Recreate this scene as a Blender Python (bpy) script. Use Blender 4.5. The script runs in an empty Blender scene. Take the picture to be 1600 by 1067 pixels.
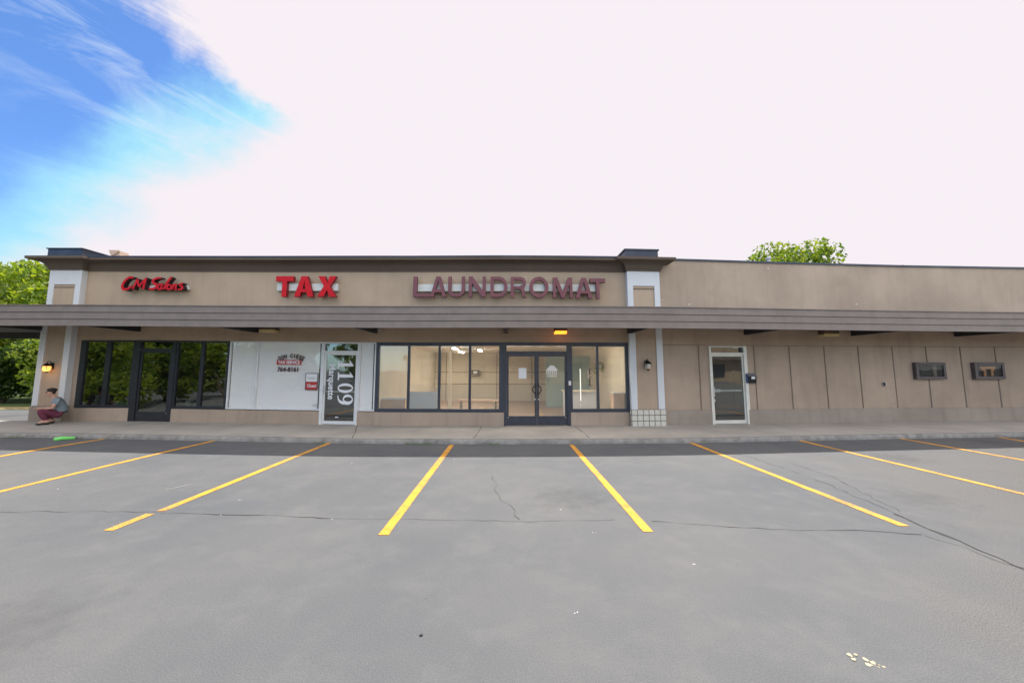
import bpy, math, random
from mathutils import Vector, Matrix
import numpy as np
R = math.radians
random.seed(7); rng = np.random.default_rng(11)
scene = bpy.context.scene
COL = scene.collection

# ------------------------------------------------------------------ camera
F, CX, CY, PITCH, HEYE = 620.0, 794.0, 509.7, math.atan(.1102), 1.68
cam = bpy.data.objects.new('camera', bpy.data.cameras.new('camera')); COL.objects.link(cam)
cam.location = (0, 0, HEYE); cam.rotation_euler = (R(90) + PITCH, 0, 0)
cam.data.sensor_width = 36; cam.data.lens = F / 1600 * 36
cam.data.shift_x = 6 / 1600; cam.data.shift_y = -23.8 / 1600
cam.data.clip_start = .05; cam.data.clip_end = 2000
scene.camera = cam

# ------------------------------------------------------------------ light
SUN = Vector((.42, 1.0, 1.88)).normalized()
EL = math.asin(SUN.z); AZ = math.atan2(SUN.x, SUN.y)
sl = bpy.data.lights.new('sun', 'SUN'); sl.energy = 3.6; sl.angle = R(.6); sl.color = (1, .955, .89)
so = bpy.data.objects.new('sun', sl); COL.objects.link(so)
so.rotation_euler = (-SUN).to_track_quat('-Z', 'Y').to_euler(); so.location = (20, 40, 60)
scene.view_settings.view_transform = 'Standard'; scene.view_settings.look = 'None'
scene.view_settings.exposure = 0.86; scene.view_settings.gamma = 1

BACKC = (2.45, 2.35, 1.98)      # unseen sky behind the camera, brightened and warmed to add fill on the facade
w = bpy.data.worlds.new('World'); scene.world = w; w.use_nodes = True
nt = w.node_tree; nt.nodes.clear()
def N(t, tree=None, **kw):
    n = (tree or nt).nodes.new(t)
    for k, v in kw.items(): setattr(n, k, v)
    return n
def L(a, b, tree=None): (tree or nt).links.new(a, b)
def mathn(op, a, b=None, c=None, tree=None, clamp=False):
    n = N('ShaderNodeMath', tree, operation=op, use_clamp=clamp)
    for i, v in enumerate((a, b, c)):
        if v is None: continue
        if isinstance(v, (int, float)): n.inputs[i].default_value = v
        else: L(v, n.inputs[i], tree)
    return n.outputs[0]
sky = N('ShaderNodeTexSky'); sky.sky_type = 'NISHITA'; sky.sun_disc = False
sky.sun_elevation = EL; sky.sun_rotation = AZ; sky.ozone_density = 2.2; sky.dust_density = .6; sky.air_density = 1.0
tc = N('ShaderNodeTexCoord')
def vdot(v, vec):
    n = N('ShaderNodeVectorMath', operation='DOT_PRODUCT'); L(v, n.inputs[0]); n.inputs[1].default_value = vec
    return n.outputs['Value']
GEN = tc.outputs['Generated']
SD, TD, CD = (.641, .763, -.084), (-.355, .197, -.914), (-.681, .616, .397)   # streak axis, across it, middle of the blue gap
cb = N('ShaderNodeCombineXYZ'); L(mathn('MULTIPLY', vdot(GEN, SD), 1.5), cb.inputs[0]); L(mathn('MULTIPLY', vdot(GEN, TD), 7.0), cb.inputs[1]); L(mathn('MULTIPLY', vdot(GEN, CD), 2.0), cb.inputs[2])
n1 = N('ShaderNodeTexNoise'); L(cb.outputs[0], n1.inputs['Vector']); n1.inputs['Scale'].default_value = 2.4
n1.inputs['Detail'].default_value = 10; n1.inputs['Roughness'].default_value = .66; n1.inputs['Distortion'].default_value = .7
n2 = N('ShaderNodeTexNoise'); L(GEN, n2.inputs['Vector']); n2.inputs['Scale'].default_value = 5.5; n2.inputs['Detail'].default_value = 10; n2.inputs['Roughness'].default_value = .6
def mr(v, a, b, c=0, d=1, sm=True):
    r = N('ShaderNodeMapRange', interpolation_type='SMOOTHSTEP' if sm else 'LINEAR'); L(v, r.inputs[0])
    for k, x in enumerate((a, b, c, d)): r.inputs[k + 1].default_value = x
    return r.outputs[0]
na = mathn('SUBTRACT', n1.outputs[0], .5); nb_ = mathn('SUBTRACT', n2.outputs[0], .5)
# two edges of the cloud bank round the blue gap
eA = mathn('ADD', mathn('ADD', vdot(GEN, (.6973, -.0383, .7158)), .012), mathn('ADD', mathn('MULTIPLY', na, .10), mathn('MULTIPLY', nb_, .16)))
eB = mathn('ADD', mathn('ADD', vdot(GEN, (.4246, .6541, -.626)), .040), mathn('ADD', mathn('MULTIPLY', na, .07), mathn('MULTIPLY', nb_, .16)))
bank = mathn('MAXIMUM', mr(eA, -.02, .03), mr(eB, -.045, .05))
# thin streaks, thicker toward the upper edge
wmask = mr(vdot(GEN, (.6973, -.0383, .7158)), -.30, -.06, .10, 1.0)
wlow = mr(vdot(GEN, (.6973, -.0383, .7158)), -.05, .0, 1, .2)
wisp = mathn('MULTIPLY', mathn('MULTIPLY', mr(n1.outputs[0], .47, .74, 0, 1, False), wmask), .95)
small = mathn('MULTIPLY', mr(mathn('ADD', mathn('MULTIPLY', n1.outputs[0], .5), mathn('MULTIPLY', n2.outputs[0], .5)), .60, .70), .8)
wisp = mathn('MAXIMUM', wisp, small)
yv = vdot(GEN, (0, 1, 0))
bank = mathn('MULTIPLY', bank, mr(yv, -.6, .1, .6, 1))
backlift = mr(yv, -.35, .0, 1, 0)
def mixc(f, a, b, tree=None, blend='MIX'):
    n = N('ShaderNodeMix', tree, data_type='RGBA', blend_type=blend)
    if isinstance(f, (int, float)): n.inputs[0].default_value = f
    else: L(f, n.inputs[0], tree)
    for i, v in ((6, a), (7, b)):
        if isinstance(v, tuple): n.inputs[i].default_value = (*v, 1)
        else: L(v, n.inputs[i], tree)
    return n.outputs[2]
EX = 2 ** scene.view_settings.exposure
hs = N('ShaderNodeVectorMath', operation='MULTIPLY'); L(sky.outputs[0], hs.inputs[0]); hs.inputs[1].default_value = (.10 * .56, .10 * .80, .10 * 1.12)
c0 = mixc(mr(eB, -.125, -.01), hs.outputs[0], (.42 / EX, .84 / EX, 1.0 / EX))
c1 = mixc(wisp, c0, (.66 / EX, .78 / EX, .98 / EX))
c2 = mixc(bank, c1, (.93 / EX, .868 / EX, .915 / EX))
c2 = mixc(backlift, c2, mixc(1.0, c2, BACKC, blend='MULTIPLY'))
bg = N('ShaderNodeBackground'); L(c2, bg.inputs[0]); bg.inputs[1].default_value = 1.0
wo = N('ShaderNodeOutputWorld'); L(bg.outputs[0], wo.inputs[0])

# ------------------------------------------------------------------ the lie of the land
KX = [-40, -16, -11, -7.3, -3.6, 0, 2, 3.8, 5.8, 7.8, 9.9, 12.2, 16.3, 24, 60]
KY = [.38, .38, .36, .22, .06, 0, .05, .13, .32, .54, .75, .97, 1.22, 1.6, 3.0]
ZX = [-60, -16, -11, -7, -3, 0, 60]
ZY = [.10, .10, .09, .04, .0, 0, 0]
def dY(x): return float(np.interp(x, KX, KY))
def dZ(x): return float(np.interp(x, ZX, ZY))
def warp(p): return (p[0], p[1] + dY(p[0]), p[2] + dZ(p[0]))
def gz(x, y):
    t = min(1, max(0, (y - 4.5) / 4.5)); return dZ(x) * t * t * (3 - 2 * t)
def ray(px, py):
    u, v = (px - CX) / F, (CY - py) / F
    return u, math.cos(PITCH) - v * math.sin(PITCH), math.sin(PITCH) + v * math.cos(PITCH)
def S(px, py, Y):
    """facade survey: (x, z) of a sighted point that lies Y metres out in facade coordinates"""
    a, b, c = ray(px, py); x = a / b * Y
    for _ in range(30): x = a / b * (Y + dY(x))
    return x, HEYE + c / b * (Y + dY(x)) - dZ(x)
def SX(px, Y, py=590): return S(px, py, Y)[0]
def SZ(py, Y, px=794): return S(px, py, Y)[1]
def G(px, py):
    a, b, c = ray(px, py); z = 0
    for _ in range(20):
        t = (z - HEYE) / c; z = gz(a * t, b * t)
    return a * t, b * t

# ------------------------------------------------------------------ materials
MATS = {}
def mat(name, col, rough=.7, metal=0, spec=.5, noise=None, bump=None, emit=None, coat=0):
    """noise=(scale, amount[, detail]) varies value; bump=(scale, strength, distance)"""
    m = bpy.data.materials.new(name); m.use_nodes = True; t = m.node_tree
    b = t.nodes['Principled BSDF']
    b.inputs['Base Color'].default_value = (*col, 1); b.inputs['Roughness'].default_value = rough
    b.inputs['Metallic'].default_value = metal; b.inputs['Specular IOR Level'].default_value = spec
    b.inputs['Coat Weight'].default_value = coat
    geo = N('ShaderNodeNewGeometry', t)
    if noise:
        nn = N('ShaderNodeTexNoise', t); L(geo.outputs['Position'], nn.inputs['Vector'], t)
        nn.inputs['Scale'].default_value = noise[0]; nn.inputs['Detail'].default_value = noise[2] if len(noise) > 2 else 6
        nn.inputs['Roughness'].default_value = .65
        a = noise[1]
        lo = tuple(max(0, c * (1 - a)) for c in col); hi = tuple(min(1, c * (1 + a)) for c in col)
        mr = N('ShaderNodeMapRange', t); L(nn.outputs[0], mr.inputs[0], t); mr.inputs[1].default_value = .3; mr.inputs[2].default_value = .7
        L(mixc(mr.outputs[0], lo, hi, t), b.inputs['Base Color'], t)
    if bump:
        nb = N('ShaderNodeTexNoise', t); L(geo.outputs['Position'], nb.inputs['Vector'], t)
        nb.inputs['Scale'].default_value = bump[0]; nb.inputs['Detail'].default_value = 4
        bp = N('ShaderNodeBump', t); bp.inputs['Strength'].default_value = bump[1]; bp.inputs['Distance'].default_value = bump[2]
        L(nb.outputs[0], bp.inputs['Height'], t); L(bp.outputs[0], b.inputs['Normal'], t)
    if emit:
        b.inputs['Emission Color'].default_value = (*emit[0], 1); b.inputs['Emission Strength'].default_value = emit[1]
    MATS[name] = m; return m

def glass(name, ior=1.5, tint=(1, 1, 1), dirt=.02):
    m = bpy.data.materials.new(name); m.use_nodes = True; t = m.node_tree; t.nodes.clear()
    o = N('ShaderNodeOutputMaterial', t); tr = N('ShaderNodeBsdfTransparent', t); tr.inputs[0].default_value = (*tint, 1)
    gl = N('ShaderNodeBsdfGlossy', t); gl.inputs['Roughness'].default_value = .012
    geo = N('ShaderNodeNewGeometry', t); nb = N('ShaderNodeTexNoise', t); nb.inputs['Scale'].default_value = .9
    L(geo.outputs['Position'], nb.inputs['Vector'], t)
    bp = N('ShaderNodeBump', t); bp.inputs['Strength'].default_value = .25; bp.inputs['Distance'].default_value = .02
    L(nb.outputs[0], bp.inputs['Height'], t); L(bp.outputs[0], gl.inputs['Normal'], t)
    # Schlick reflectance, the same from both faces of the sheet
    dt = N('ShaderNodeVectorMath', t, operation='DOT_PRODUCT'); L(geo.outputs['Incoming'], dt.inputs[0], t); L(geo.outputs['Normal'], dt.inputs[1], t)
    k5 = mathn('POWER', mathn('SUBTRACT', 1, mathn('ABSOLUTE', dt.outputs['Value'], tree=t), tree=t), 5, tree=t)
    fv = mathn('ADD', mathn('MULTIPLY', k5, 1 - ior, tree=t), ior, tree=t)
    mx = N('ShaderNodeMixShader', t); L(fv, mx.inputs[0], t); L(tr.outputs[0], mx.inputs[1], t); L(gl.outputs[0], mx.inputs[2], t)
    df = N('ShaderNodeBsdfDiffuse', t); df.inputs[0].default_value = (.6, .62, .6, 1)
    m2 = N('ShaderNodeMixShader', t); m2.inputs[0].default_value = dirt; L(mx.outputs[0], m2.inputs[1], t); L(df.outputs[0], m2.inputs[2], t)
    L(m2.outputs[0], o.inputs[0], t); MATS[name] = m; return m

# walls: painted stucco / block with soft staining and fine grain
def stucco(name, col, streak=.12, dark=.10, spots=0):
    m = mat(name, col, .9, spec=.2); t = m.node_tree; b = t.nodes['Principled BSDF']
    geo = N('ShaderNodeNewGeometry', t); P = geo.outputs['Position']
    def noise(scale, det=6, sc=None):
        v = P
        if sc:
            q = N('ShaderNodeMapping', t); L(P, q.inputs[0], t); q.inputs['Scale'].default_value = sc; v = q.outputs[0]
        n = N('ShaderNodeTexNoise', t); L(v, n.inputs['Vector'], t); n.inputs['Scale'].default_value = scale; n.inputs['Detail'].default_value = det
        n.inputs['Roughness'].default_value = .6; return n.outputs[0]
    def rmp(v, a, b_):
        r = N('ShaderNodeMapRange', t); L(v, r.inputs[0], t); r.inputs[1].default_value = a; r.inputs[2].default_value = b_; return r.outputs[0]
    c = mixc(rmp(noise(.5, 5), .35, .7), tuple(x * (1 - dark) for x in col), tuple(min(1, x * (1 + dark * .7)) for x in col), t)
    c = mixc(mathn('MULTIPLY', rmp(noise(2.2, 8, (2.2, 2.2, .25)), .5, .78), streak, tree=t), c, tuple(x * .45 for x in col), t)
    c = mixc(mathn('MULTIPLY', rmp(noise(60, 3), .35, .7), .16, tree=t), c, tuple(x * .6 for x in col), t)
    if spots:
        vo = N('ShaderNodeTexVoronoi', t); L(P, vo.inputs['Vector'], t); vo.inputs['Scale'].default_value = 2.1
        sp = mathn('LESS_THAN', vo.outputs['Distance'], .06, tree=t)
        c = mixc(mathn('MULTIPLY', sp, spots, tree=t), c, (.72, .68, .6), t)
    L(c, b.inputs['Base Color'], t)
    bp = N('ShaderNodeBump', t); bp.inputs['Strength'].default_value = .35; bp.inputs['Distance'].default_value = .006
    L(noise(90, 4), bp.inputs['Height'], t); L(bp.outputs[0], b.inputs['Normal'], t)
    return m
stucco('tan_upper', (.51, .395, .29), .2, .14); stucco('tan_lower', (.49, .375, .28), .2, .14); stucco('tan_right', (.45, .35, .268), .3, .18)
stucco('tan_parapet', (.46, .365, .285), .2, .18, spots=.6)
stucco('tan_plinth', (.45, .36, .285), .32, .14); stucco('plinth_grey', (.37, .315, .26), .4, .2)
stucco('white_trim', (.70, .72, .74), .18, .05); stucco('cornice_brown', (.135, .105, .083), .15, .1)
mat('fascia_taupe', (.195, .162, .143), .6, noise=(3, .14), bump=(40, .15, .003))
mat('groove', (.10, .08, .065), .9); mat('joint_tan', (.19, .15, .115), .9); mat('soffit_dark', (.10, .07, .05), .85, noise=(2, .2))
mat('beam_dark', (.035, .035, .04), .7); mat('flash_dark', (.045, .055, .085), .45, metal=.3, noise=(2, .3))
mat('frame_black', (.022, .024, .032), .38, noise=(6, .3)); mat('frame_navy', (.035, .043, .062), .4, noise=(6, .25))
mat('frame_white', (.72, .74, .75), .4, noise=(5, .07)); mat('frame_cream', (.70, .69, .62), .4, noise=(5, .08))
mat('brown_frame', (.105, .085, .085), .6, noise=(8, .2))
glass('glass_clear', .075, (.96, .97, .96), .05); glass('glass_blinds', .05, (.98, .98, .98), .01); glass('glass_small', .012, (.9, .9, .9), .0); glass('glass_tint', .15, (.55, .6, .57), .005); glass('glass_door', .12, (.82, .86, .84))
mat('blind', (.90, .91, .91), .6); mat('tile', (.62, .60, .53), .35, noise=(25, .12)); mat('grout', (.12, .09, .07), .9)
mat('red_face', (.55, .004, .010), .45, spec=.25, noise=(9, .12)); mat('black_return', (.03, .01, .012), .5)
mat('red_return', (.25, .01, .015), .5); mat('maroon_face', (.165, .045, .06), .45, noise=(7, .22)); mat('maroon_return', (.12, .03, .04), .5)
mat('raceway', (.62, .64, .62), .5, noise=(4, .1)); mat('raceway_cream', (.55, .52, .44), .6)
mat('concrete', (.43, .395, .345), .9, noise=(.9, .16, 10), bump=(60, .5, .004))
mat('kerb_conc', (.27, .26, .24), .95, noise=(5, .35, 10), bump=(30, .8, .01))
mat('black_metal', (.02, .02, .022), .4, metal=.5); mat('frost', (.55, .5, .42), .25)
mat('lamp_glow', (1, .6, .2), .4, emit=((1, .40, .08), .95)); mat('amber', (1, .35, .03), .4, emit=((1, .25, .02), 1.7))
mat('yellow_lens', (.62, .50, .22), .4); mat('tube_glow', (1, 1, 1), .4, emit=((1, .92, .78), 38)); mat('strip_glow', (1, 1, 1), .4, emit=((1, 1, .88), .9))
mat('white_plastic', (.75, .75, .73), .4); mat('steel', (.55, .56, .57), .3, metal=.8); mat('blue_dark', (.03, .06, .16), .5)
pm = mat('paint_yellow', (.76, .345, .025), .8, noise=(5, .26, 10), bump=(80, .5, .004)); t = pm.node_tree; b = t.nodes['Principled BSDF']
src = b.inputs['Base Color'].links[0].from_socket; geo = N('ShaderNodeNewGeometry', t)
q1 = N('ShaderNodeTexNoise', t); L(geo.outputs['Position'], q1.inputs['Vector'], t); q1.inputs['Scale'].default_value = 34; q1.inputs['Detail'].default_value = 6; q1.inputs['Roughness'].default_value = .75
q2 = N('ShaderNodeTexNoise', t); L(geo.outputs['Position'], q2.inputs['Vector'], t); q2.inputs['Scale'].default_value = 1.3; q2.inputs['Detail'].default_value = 3
qq = mathn('ADD', q1.outputs[0], mathn('MULTIPLY', q2.outputs[0], .5, tree=t), tree=t)
q3 = N('ShaderNodeMapRange', t); L(qq, q3.inputs[0], t); q3.inputs[1].default_value = .76; q3.inputs[2].default_value = .90; q3.inputs[4].default_value = .75
L(mixc(q3.outputs[0], src, (.13, .125, .11), t), b.inputs['Base Color'], t)
mat('crack', (.06, .058, .054), 1, noise=(30, .4)); mat('crack_pale', (.34, .33, .31), 1)
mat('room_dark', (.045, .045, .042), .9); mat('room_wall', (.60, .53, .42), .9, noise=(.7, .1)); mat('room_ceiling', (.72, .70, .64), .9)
mat('room_floor', (.38, .27, .20), .5, noise=(1.5, .15)); mat('line_dark', (.20, .17, .13), .9); mat('teal_wall', (.36, .47, .44), .9)
mat('grey_board', (.58, .60, .61), .7); mat('peach', (.62, .44, .31), .8, noise=(2, .1)); mat('card', (.45, .33, .2), .9)
mat('paper', (.78, .80, .82), .8); mat('ink', (.06, .02, .02), .7); mat('red_ink', (.45, .035, .03), .6); mat('white_ink', (.80, .82, .86), .6)
mat('cyan_plastic', (.10, .42, .42), .4); mat('plum', (.09, .10, .2), .6)
mat('roof_beige', (.58, .42, .33), .8); mat('roofing', (.12, .12, .12), .95, noise=(3, .3)); mat('roof_metal', (.45, .47, .5), .5, metal=.5)
mat('bark', (.12, .09, .065), .95, noise=(12, .4), bump=(30, .8, .02)); mat('grass', (.09, .14, .03), .95, noise=(1.2, .4, 8)); mat('dry_grass', (.33, .27, .12), 1, noise=(2, .35, 8))
mat('road', (.20, .20, .20), .9, noise=(.6, .1)); mat('weed', (.10, .20, .03), .8); mat('lime', (.22, .75, .18), .6)
mat('skin', (.50, .29, .21), .55); mat('hair', (.018, .013, .011), .6); mat('shirt', (.20, .25, .29), .9, noise=(20, .12)); mat('maroon_cloth', (.14, .03, .06), .9, noise=(20, .15))
mat('shoe', (.02, .02, .02), .6); mat('belt_black', (.02, .022, .03), .8); mat('phone', (.01, .01, .012), .2); mat('eye', (.02, .015, .012), .3)
mat('orange_neon', (.42, .17, .05), .5); mat('dropping', (.50, .44, .30), .9, noise=(60, .3)); mat('tarblob', (.02, .02, .022), .6)
mat('blk_across', (.46, .36, .25), .9, noise=(.8, .1)); mat('shade_win', (.04, .045, .05), .15)

def leafmat(name, a, b):
    m = bpy.data.materials.new(name); m.use_nodes = True; t = m.node_tree; t.nodes.clear()
    o = N('ShaderNodeOutputMaterial', t); geo = N('ShaderNodeNewGeometry', t)
    n = N('ShaderNodeTexNoise', t); L(geo.outputs['Position'], n.inputs['Vector'], t); n.inputs['Scale'].default_value = 1.3; n.inputs['Detail'].default_value = 4
    mr = N('ShaderNodeMapRange', t); L(mathn('ADD', mathn('MULTIPLY', n.outputs[0], .6, tree=t), mathn('MULTIPLY', geo.outputs['Random Per Island'], .4, tree=t), tree=t), mr.inputs[0], t)
    mr.inputs[1].default_value = .3; mr.inputs[2].default_value = .72
    c = mixc(mr.outputs[0], a, b, t)
    df = N('ShaderNodeBsdfPrincipled', t); L(c, df.inputs['Base Color'], t); df.inputs['Roughness'].default_value = .55
    tl = N('ShaderNodeBsdfTranslucent', t); L(mixc(1.0, c, (1.5, 1.5, .5), t, 'MULTIPLY'), tl.inputs[0], t)
    mx = N('ShaderNodeMixShader', t); mx.inputs[0].default_value = .5; L(df.outputs[0], mx.inputs[1], t); L(tl.outputs[0], mx.inputs[2], t)
    L(mx.outputs[0], o.inputs[0], t); MATS[name] = m
leafmat('leaf_bright', (.10, .18, .02), (.31, .37, .045)); leafmat('leaf_mid', (.06, .13, .015), (.24, .29, .035)); leafmat('leaf_dark', (.02, .05, .012), (.07, .13, .02))

# asphalt: sealed surface with mottling, coarser worn aggregate toward the right, tyre polish
m = mat('asphalt', (.17, .17, .172), .85, spec=.35); t = m.node_tree; b = t.nodes['Principled BSDF']
geo = N('ShaderNodeNewGeometry', t); P = geo.outputs['Position']
def tn(scale, det, rough=.6, vec=None):
    n = N('ShaderNodeTexNoise', t); L(vec or P, n.inputs['Vector'], t); n.inputs['Scale'].default_value = scale; n.inputs['Detail'].default_value = det
    n.inputs['Roughness'].default_value = rough; return n.outputs[0]
def tr_(v, a, b_, c_=0, d_=1):
    r = N('ShaderNodeMapRange', t); L(v, r.inputs[0], t)
    for i, x in enumerate((a, b_, c_, d_)): r.inputs[i + 1].default_value = x
    return r.outputs[0]
big = tn(.28, 6, .6); mid = tn(1.7, 8, .7); fine = tn(38, 4, .75); grit = tn(115, 4, .75)
sx = N('ShaderNodeSeparateXYZ', t); L(P, sx.inputs[0], t)
worn = tr_(mathn('ADD', mathn('ADD', mathn('MULTIPLY', sx.outputs[0], .22, tree=t), mathn('MULTIPLY', sx.outputs[1], -.14, tree=t), tree=t), mathn('MULTIPLY', big, 1.6, tree=t), tree=t), .95, 1.9)
c = mixc(tr_(big, .35, .66), (.094, .103, .114), (.140, .141, .140), t)
c = mixc(mathn('MULTIPLY', tr_(mid, .48, .78), .5, tree=t), c, (.19, .188, .18), t)
c = mixc(mathn('MULTIPLY', tr_(mid, .45, .2), .35, tree=t), c, (.095, .10, .105), t)
gr = tr_(grit, .43, .58)
gc = mixc(gr, (.045, .045, .045), (.27, .26, .245), t)
gf = mixc(tr_(fine, .4, .62), (.075, .075, .077), (.185, .182, .175), t)
c = mixc(mathn('MULTIPLY', worn, .8, tree=t), c, mixc(.5, gc, gf, t), t)
c = mixc(mathn('ADD', .17, mathn('MULTIPLY', worn, .33, tree=t), tree=t), c, gc, t)
vo = N('ShaderNodeTexVoronoi', t); L(P, vo.inputs['Vector'], t); vo.inputs['Scale'].default_value = .42
st_ = mathn('MULTIPLY', tr_(mathn('ADD', vo.outputs['Distance'], mathn('MULTIPLY', tn(5, 6), .45, tree=t), tree=t), .52, .34), .38, tree=t)
c = mixc(st_, c, (.06, .062, .065), t)
L(c, b.inputs['Base Color'], t)
bp = N('ShaderNodeBump', t); bp.inputs['Distance'].default_value = .014
L(tr_(worn, 0, 1, .4, 1.0), bp.inputs['Strength'], t)
L(mathn('ADD', grit, fine, tree=t), bp.inputs['Height'], t); L(bp.outputs[0], b.inputs['Normal'], t)

# ------------------------------------------------------------------ mesh building
WL = {}
class MB:
    def __init__(s): s.v = []; s.f = []; s.m = []
    def add(s, vs, fs, mi=0):
        o = len(s.v); s.v += [tuple(v) for v in vs]
        for f in fs: s.f.append(tuple(i + o for i in f)); s.m.append(mi)
        return s
    def box(s, x0, x1, y0, y1, z0, z1, mi=0, seg=1.2):
        x0, x1 = min(x0, x1), max(x0, x1); z0, z1 = min(z0, z1), max(z0, z1); y0, y1 = min(y0, y1), max(y0, y1)
        return s.prism([(y0, z0), (y1, z0), (y1, z1), (y0, z1)], x0, x1, mi, seg)
    def prism(s, prof, x0, x1, mi=0, seg=1.2):
        """profile of (y, z), counter-clockwise seen from +x, run along x"""
        n = max(1, int(math.ceil((x1 - x0) / seg))); k = len(prof); vs = []; fs = []
        for i in range(n + 1):
            x = x0 + (x1 - x0) * i / n; vs += [(x, y, z) for y, z in prof]
        for i in range(n):
            for j in range(k):
                a, b_ = i * k + j, i * k + (j + 1) % k
                fs.append((a, b_, b_ + k, a + k))
        fs.append(tuple(range(k))[::-1]); fs.append(tuple(range(n * k, n * k + k)))
        return s.add(vs, fs, mi)
    def poly(s, pts, y0, y1, mi=0, mside=None):
        """outline of (x, z) in the facade plane, thickened y0..y1 (y0 faces the lot)"""
        n = len(pts); vs = [(x, y0, z) for x, z in pts] + [(x, y1, z) for x, z in pts]
        s.add(vs, [tuple(range(n)), tuple(range(n, 2 * n))[::-1]], mi)
        s.add(vs, [(i, i + n, (i + 1) % n + n, (i + 1) % n) for i in range(n)], mi if mside is None else mside)
        return s
    def frame(s, x0, x1, z0, z1, wd, y0, y1, mi=0):
        a = wd if isinstance(wd, tuple) else (wd,) * 4      # left right bottom top
        s.box(x0, x0 + a[0], y0, y1, z0, z1, mi); s.box(x1 - a[1], x1, y0, y1, z0, z1, mi)
        s.box(x0 + a[0], x1 - a[1], y0, y1, z0, z0 + a[2], mi); s.box(x0 + a[0], x1 - a[1], y0, y1, z1 - a[3], z1, mi)
        return s
    def tube(s, pts, rad, n=8, mi=0, cap=True):
        pts = [Vector(p) for p in pts]; rad = rad if isinstance(rad, (list, tuple)) else [rad] * len(pts)
        vs = []; fs = []; up = None
        for i, p in enumerate(pts):
            d_ = (pts[min(i + 1, len(pts) - 1)] - pts[max(i - 1, 0)]).normalized()
            if up is None: up = Vector((0, 0, 1)) if abs(d_.z) < .9 else Vector((1, 0, 0))
            a = d_.cross(up).normalized(); b_ = d_.cross(a).normalized(); up = -b_ if False else a.cross(d_)
            vs += [tuple(p + (a * math.cos(2 * math.pi * k / n) + b_ * math.sin(2 * math.pi * k / n)) * rad[i]) for k in range(n)]
        for i in range(len(pts) - 1):
            for k in range(n): fs.append((i * n + k, i * n + (k + 1) % n, (i + 1) * n + (k + 1) % n, (i + 1) * n + k))
        if cap: fs.append(tuple(range(n))[::-1]); fs.append(tuple(range((len(pts) - 1) * n, len(pts) * n)))
        return s.add(vs, fs, mi)
    def lathe(s, c, prof, n=14, mi=0):
        """prof of (r, z) about a vertical axis through c"""
        vs = []; fs = []; k = len(prof)
        for r_, z in prof:
            vs += [(c[0] + r_ * math.cos(2 * math.pi * i / n), c[1] + r_ * math.sin(2 * math.pi * i / n), c[2] + z) for i in range(n)]
        for j in range(k - 1):
            for i in range(n): fs.append((j * n + i, j * n + (i + 1) % n, (j + 1) * n + (i + 1) % n, (j + 1) * n + i))
        fs.append(tuple(range(n))[::-1]); fs.append(tuple(range((k - 1) * n, k * n)))
        return s.add(vs, fs, mi)
    def build(s, name, mats, parent=None, wp=True, smooth=False, bevel=0):
        vs = [warp(v) for v in s.v] if wp else list(s.v)
        me = bpy.data.meshes.new(name); ob = bpy.data.objects.new(name, me); COL.objects.link(ob)
        A = np.array(vs)
        if parent is None:
            lo, hi = A.min(0), A.max(0); loc = ((lo[0] + hi[0]) / 2, (lo[1] + hi[1]) / 2, lo[2]); ob.location = loc
        else:
            loc = WL[parent.name]; ob.parent = parent
        WL[ob.name] = loc
        me.from_pydata([tuple(v) for v in (A - np.array(loc))], [], s.f)
        for q in (mats if isinstance(mats, (list, tuple)) else [mats]): me.materials.append(MATS[q])
        me.polygons.foreach_set('material_index', s.m)
        if smooth: me.polygons.foreach_set('use_smooth', [True] * len(me.polygons))
        me.update()
        if bevel:
            bm_ = ob.modifiers.new('bevel', 'BEVEL'); bm_.width = bevel; bm_.segments = 2; bm_.limit_method = 'ANGLE'
        return ob
def tag(o, label=None, cat=None, group=None, kind=None):
    if label: o['label'] = label
    if cat: o['category'] = cat
    if group: o['group'] = group
    if kind: o['kind'] = kind
    return o
def thing(name, loc, label, cat, group=None, wp=True):
    o = bpy.data.objects.new(name, None); COL.objects.link(o); o.empty_display_size = .2
    l = warp(loc) if wp else loc; o.location = l; WL[o.name] = tuple(l)
    return tag(o, label, cat, group)

def textmesh(body, off=0, shear=0, ext=.5):
    """letters as solid mesh, baseline at z=0; returns verts (x, y, z) with y = depth 0..1 and faces"""
    cu = bpy.data.curves.new('t', 'FONT'); cu.body = body; cu.offset = off; cu.shear = shear; cu.extrude = ext; cu.resolution_u = 6
    ob = bpy.data.objects.new('t', cu); COL.objects.link(ob)
    dg = bpy.context.evaluated_depsgraph_get(); me = bpy.data.meshes.new_from_object(ob.evaluated_get(dg))
    vs = [(v.co.x, -v.co.z, v.co.y) for v in me.vertices]; fs = [tuple(p.vertices) for p in me.polygons]
    bpy.data.objects.remove(ob); bpy.data.curves.remove(cu); bpy.data.meshes.remove(me)
    return vs, fs
def outlinemesh(splines, ext=.5):
    cu = bpy.data.curves.new('o', 'CURVE'); cu.dimensions = '2D'; cu.fill_mode = 'BOTH'; cu.extrude = ext
    for pts in splines:
        sp = cu.splines.new('POLY'); sp.points.add(len(pts) - 1); sp.use_cyclic_u = True
        for q, (x, y) in zip(sp.points, pts): q.co = (x, y, 0, 1)
    ob = bpy.data.objects.new('o', cu); COL.objects.link(ob)
    dg = bpy.context.evaluated_depsgraph_get(); me = bpy.data.meshes.new_from_object(ob.evaluated_get(dg))
    vs = [(v.co.x, -v.co.z, v.co.y) for v in me.vertices]; fs = [tuple(p.vertices) for p in me.polygons]
    bpy.data.objects.remove(ob); bpy.data.curves.remove(cu); bpy.data.meshes.remove(me)
    return vs, fs
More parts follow.
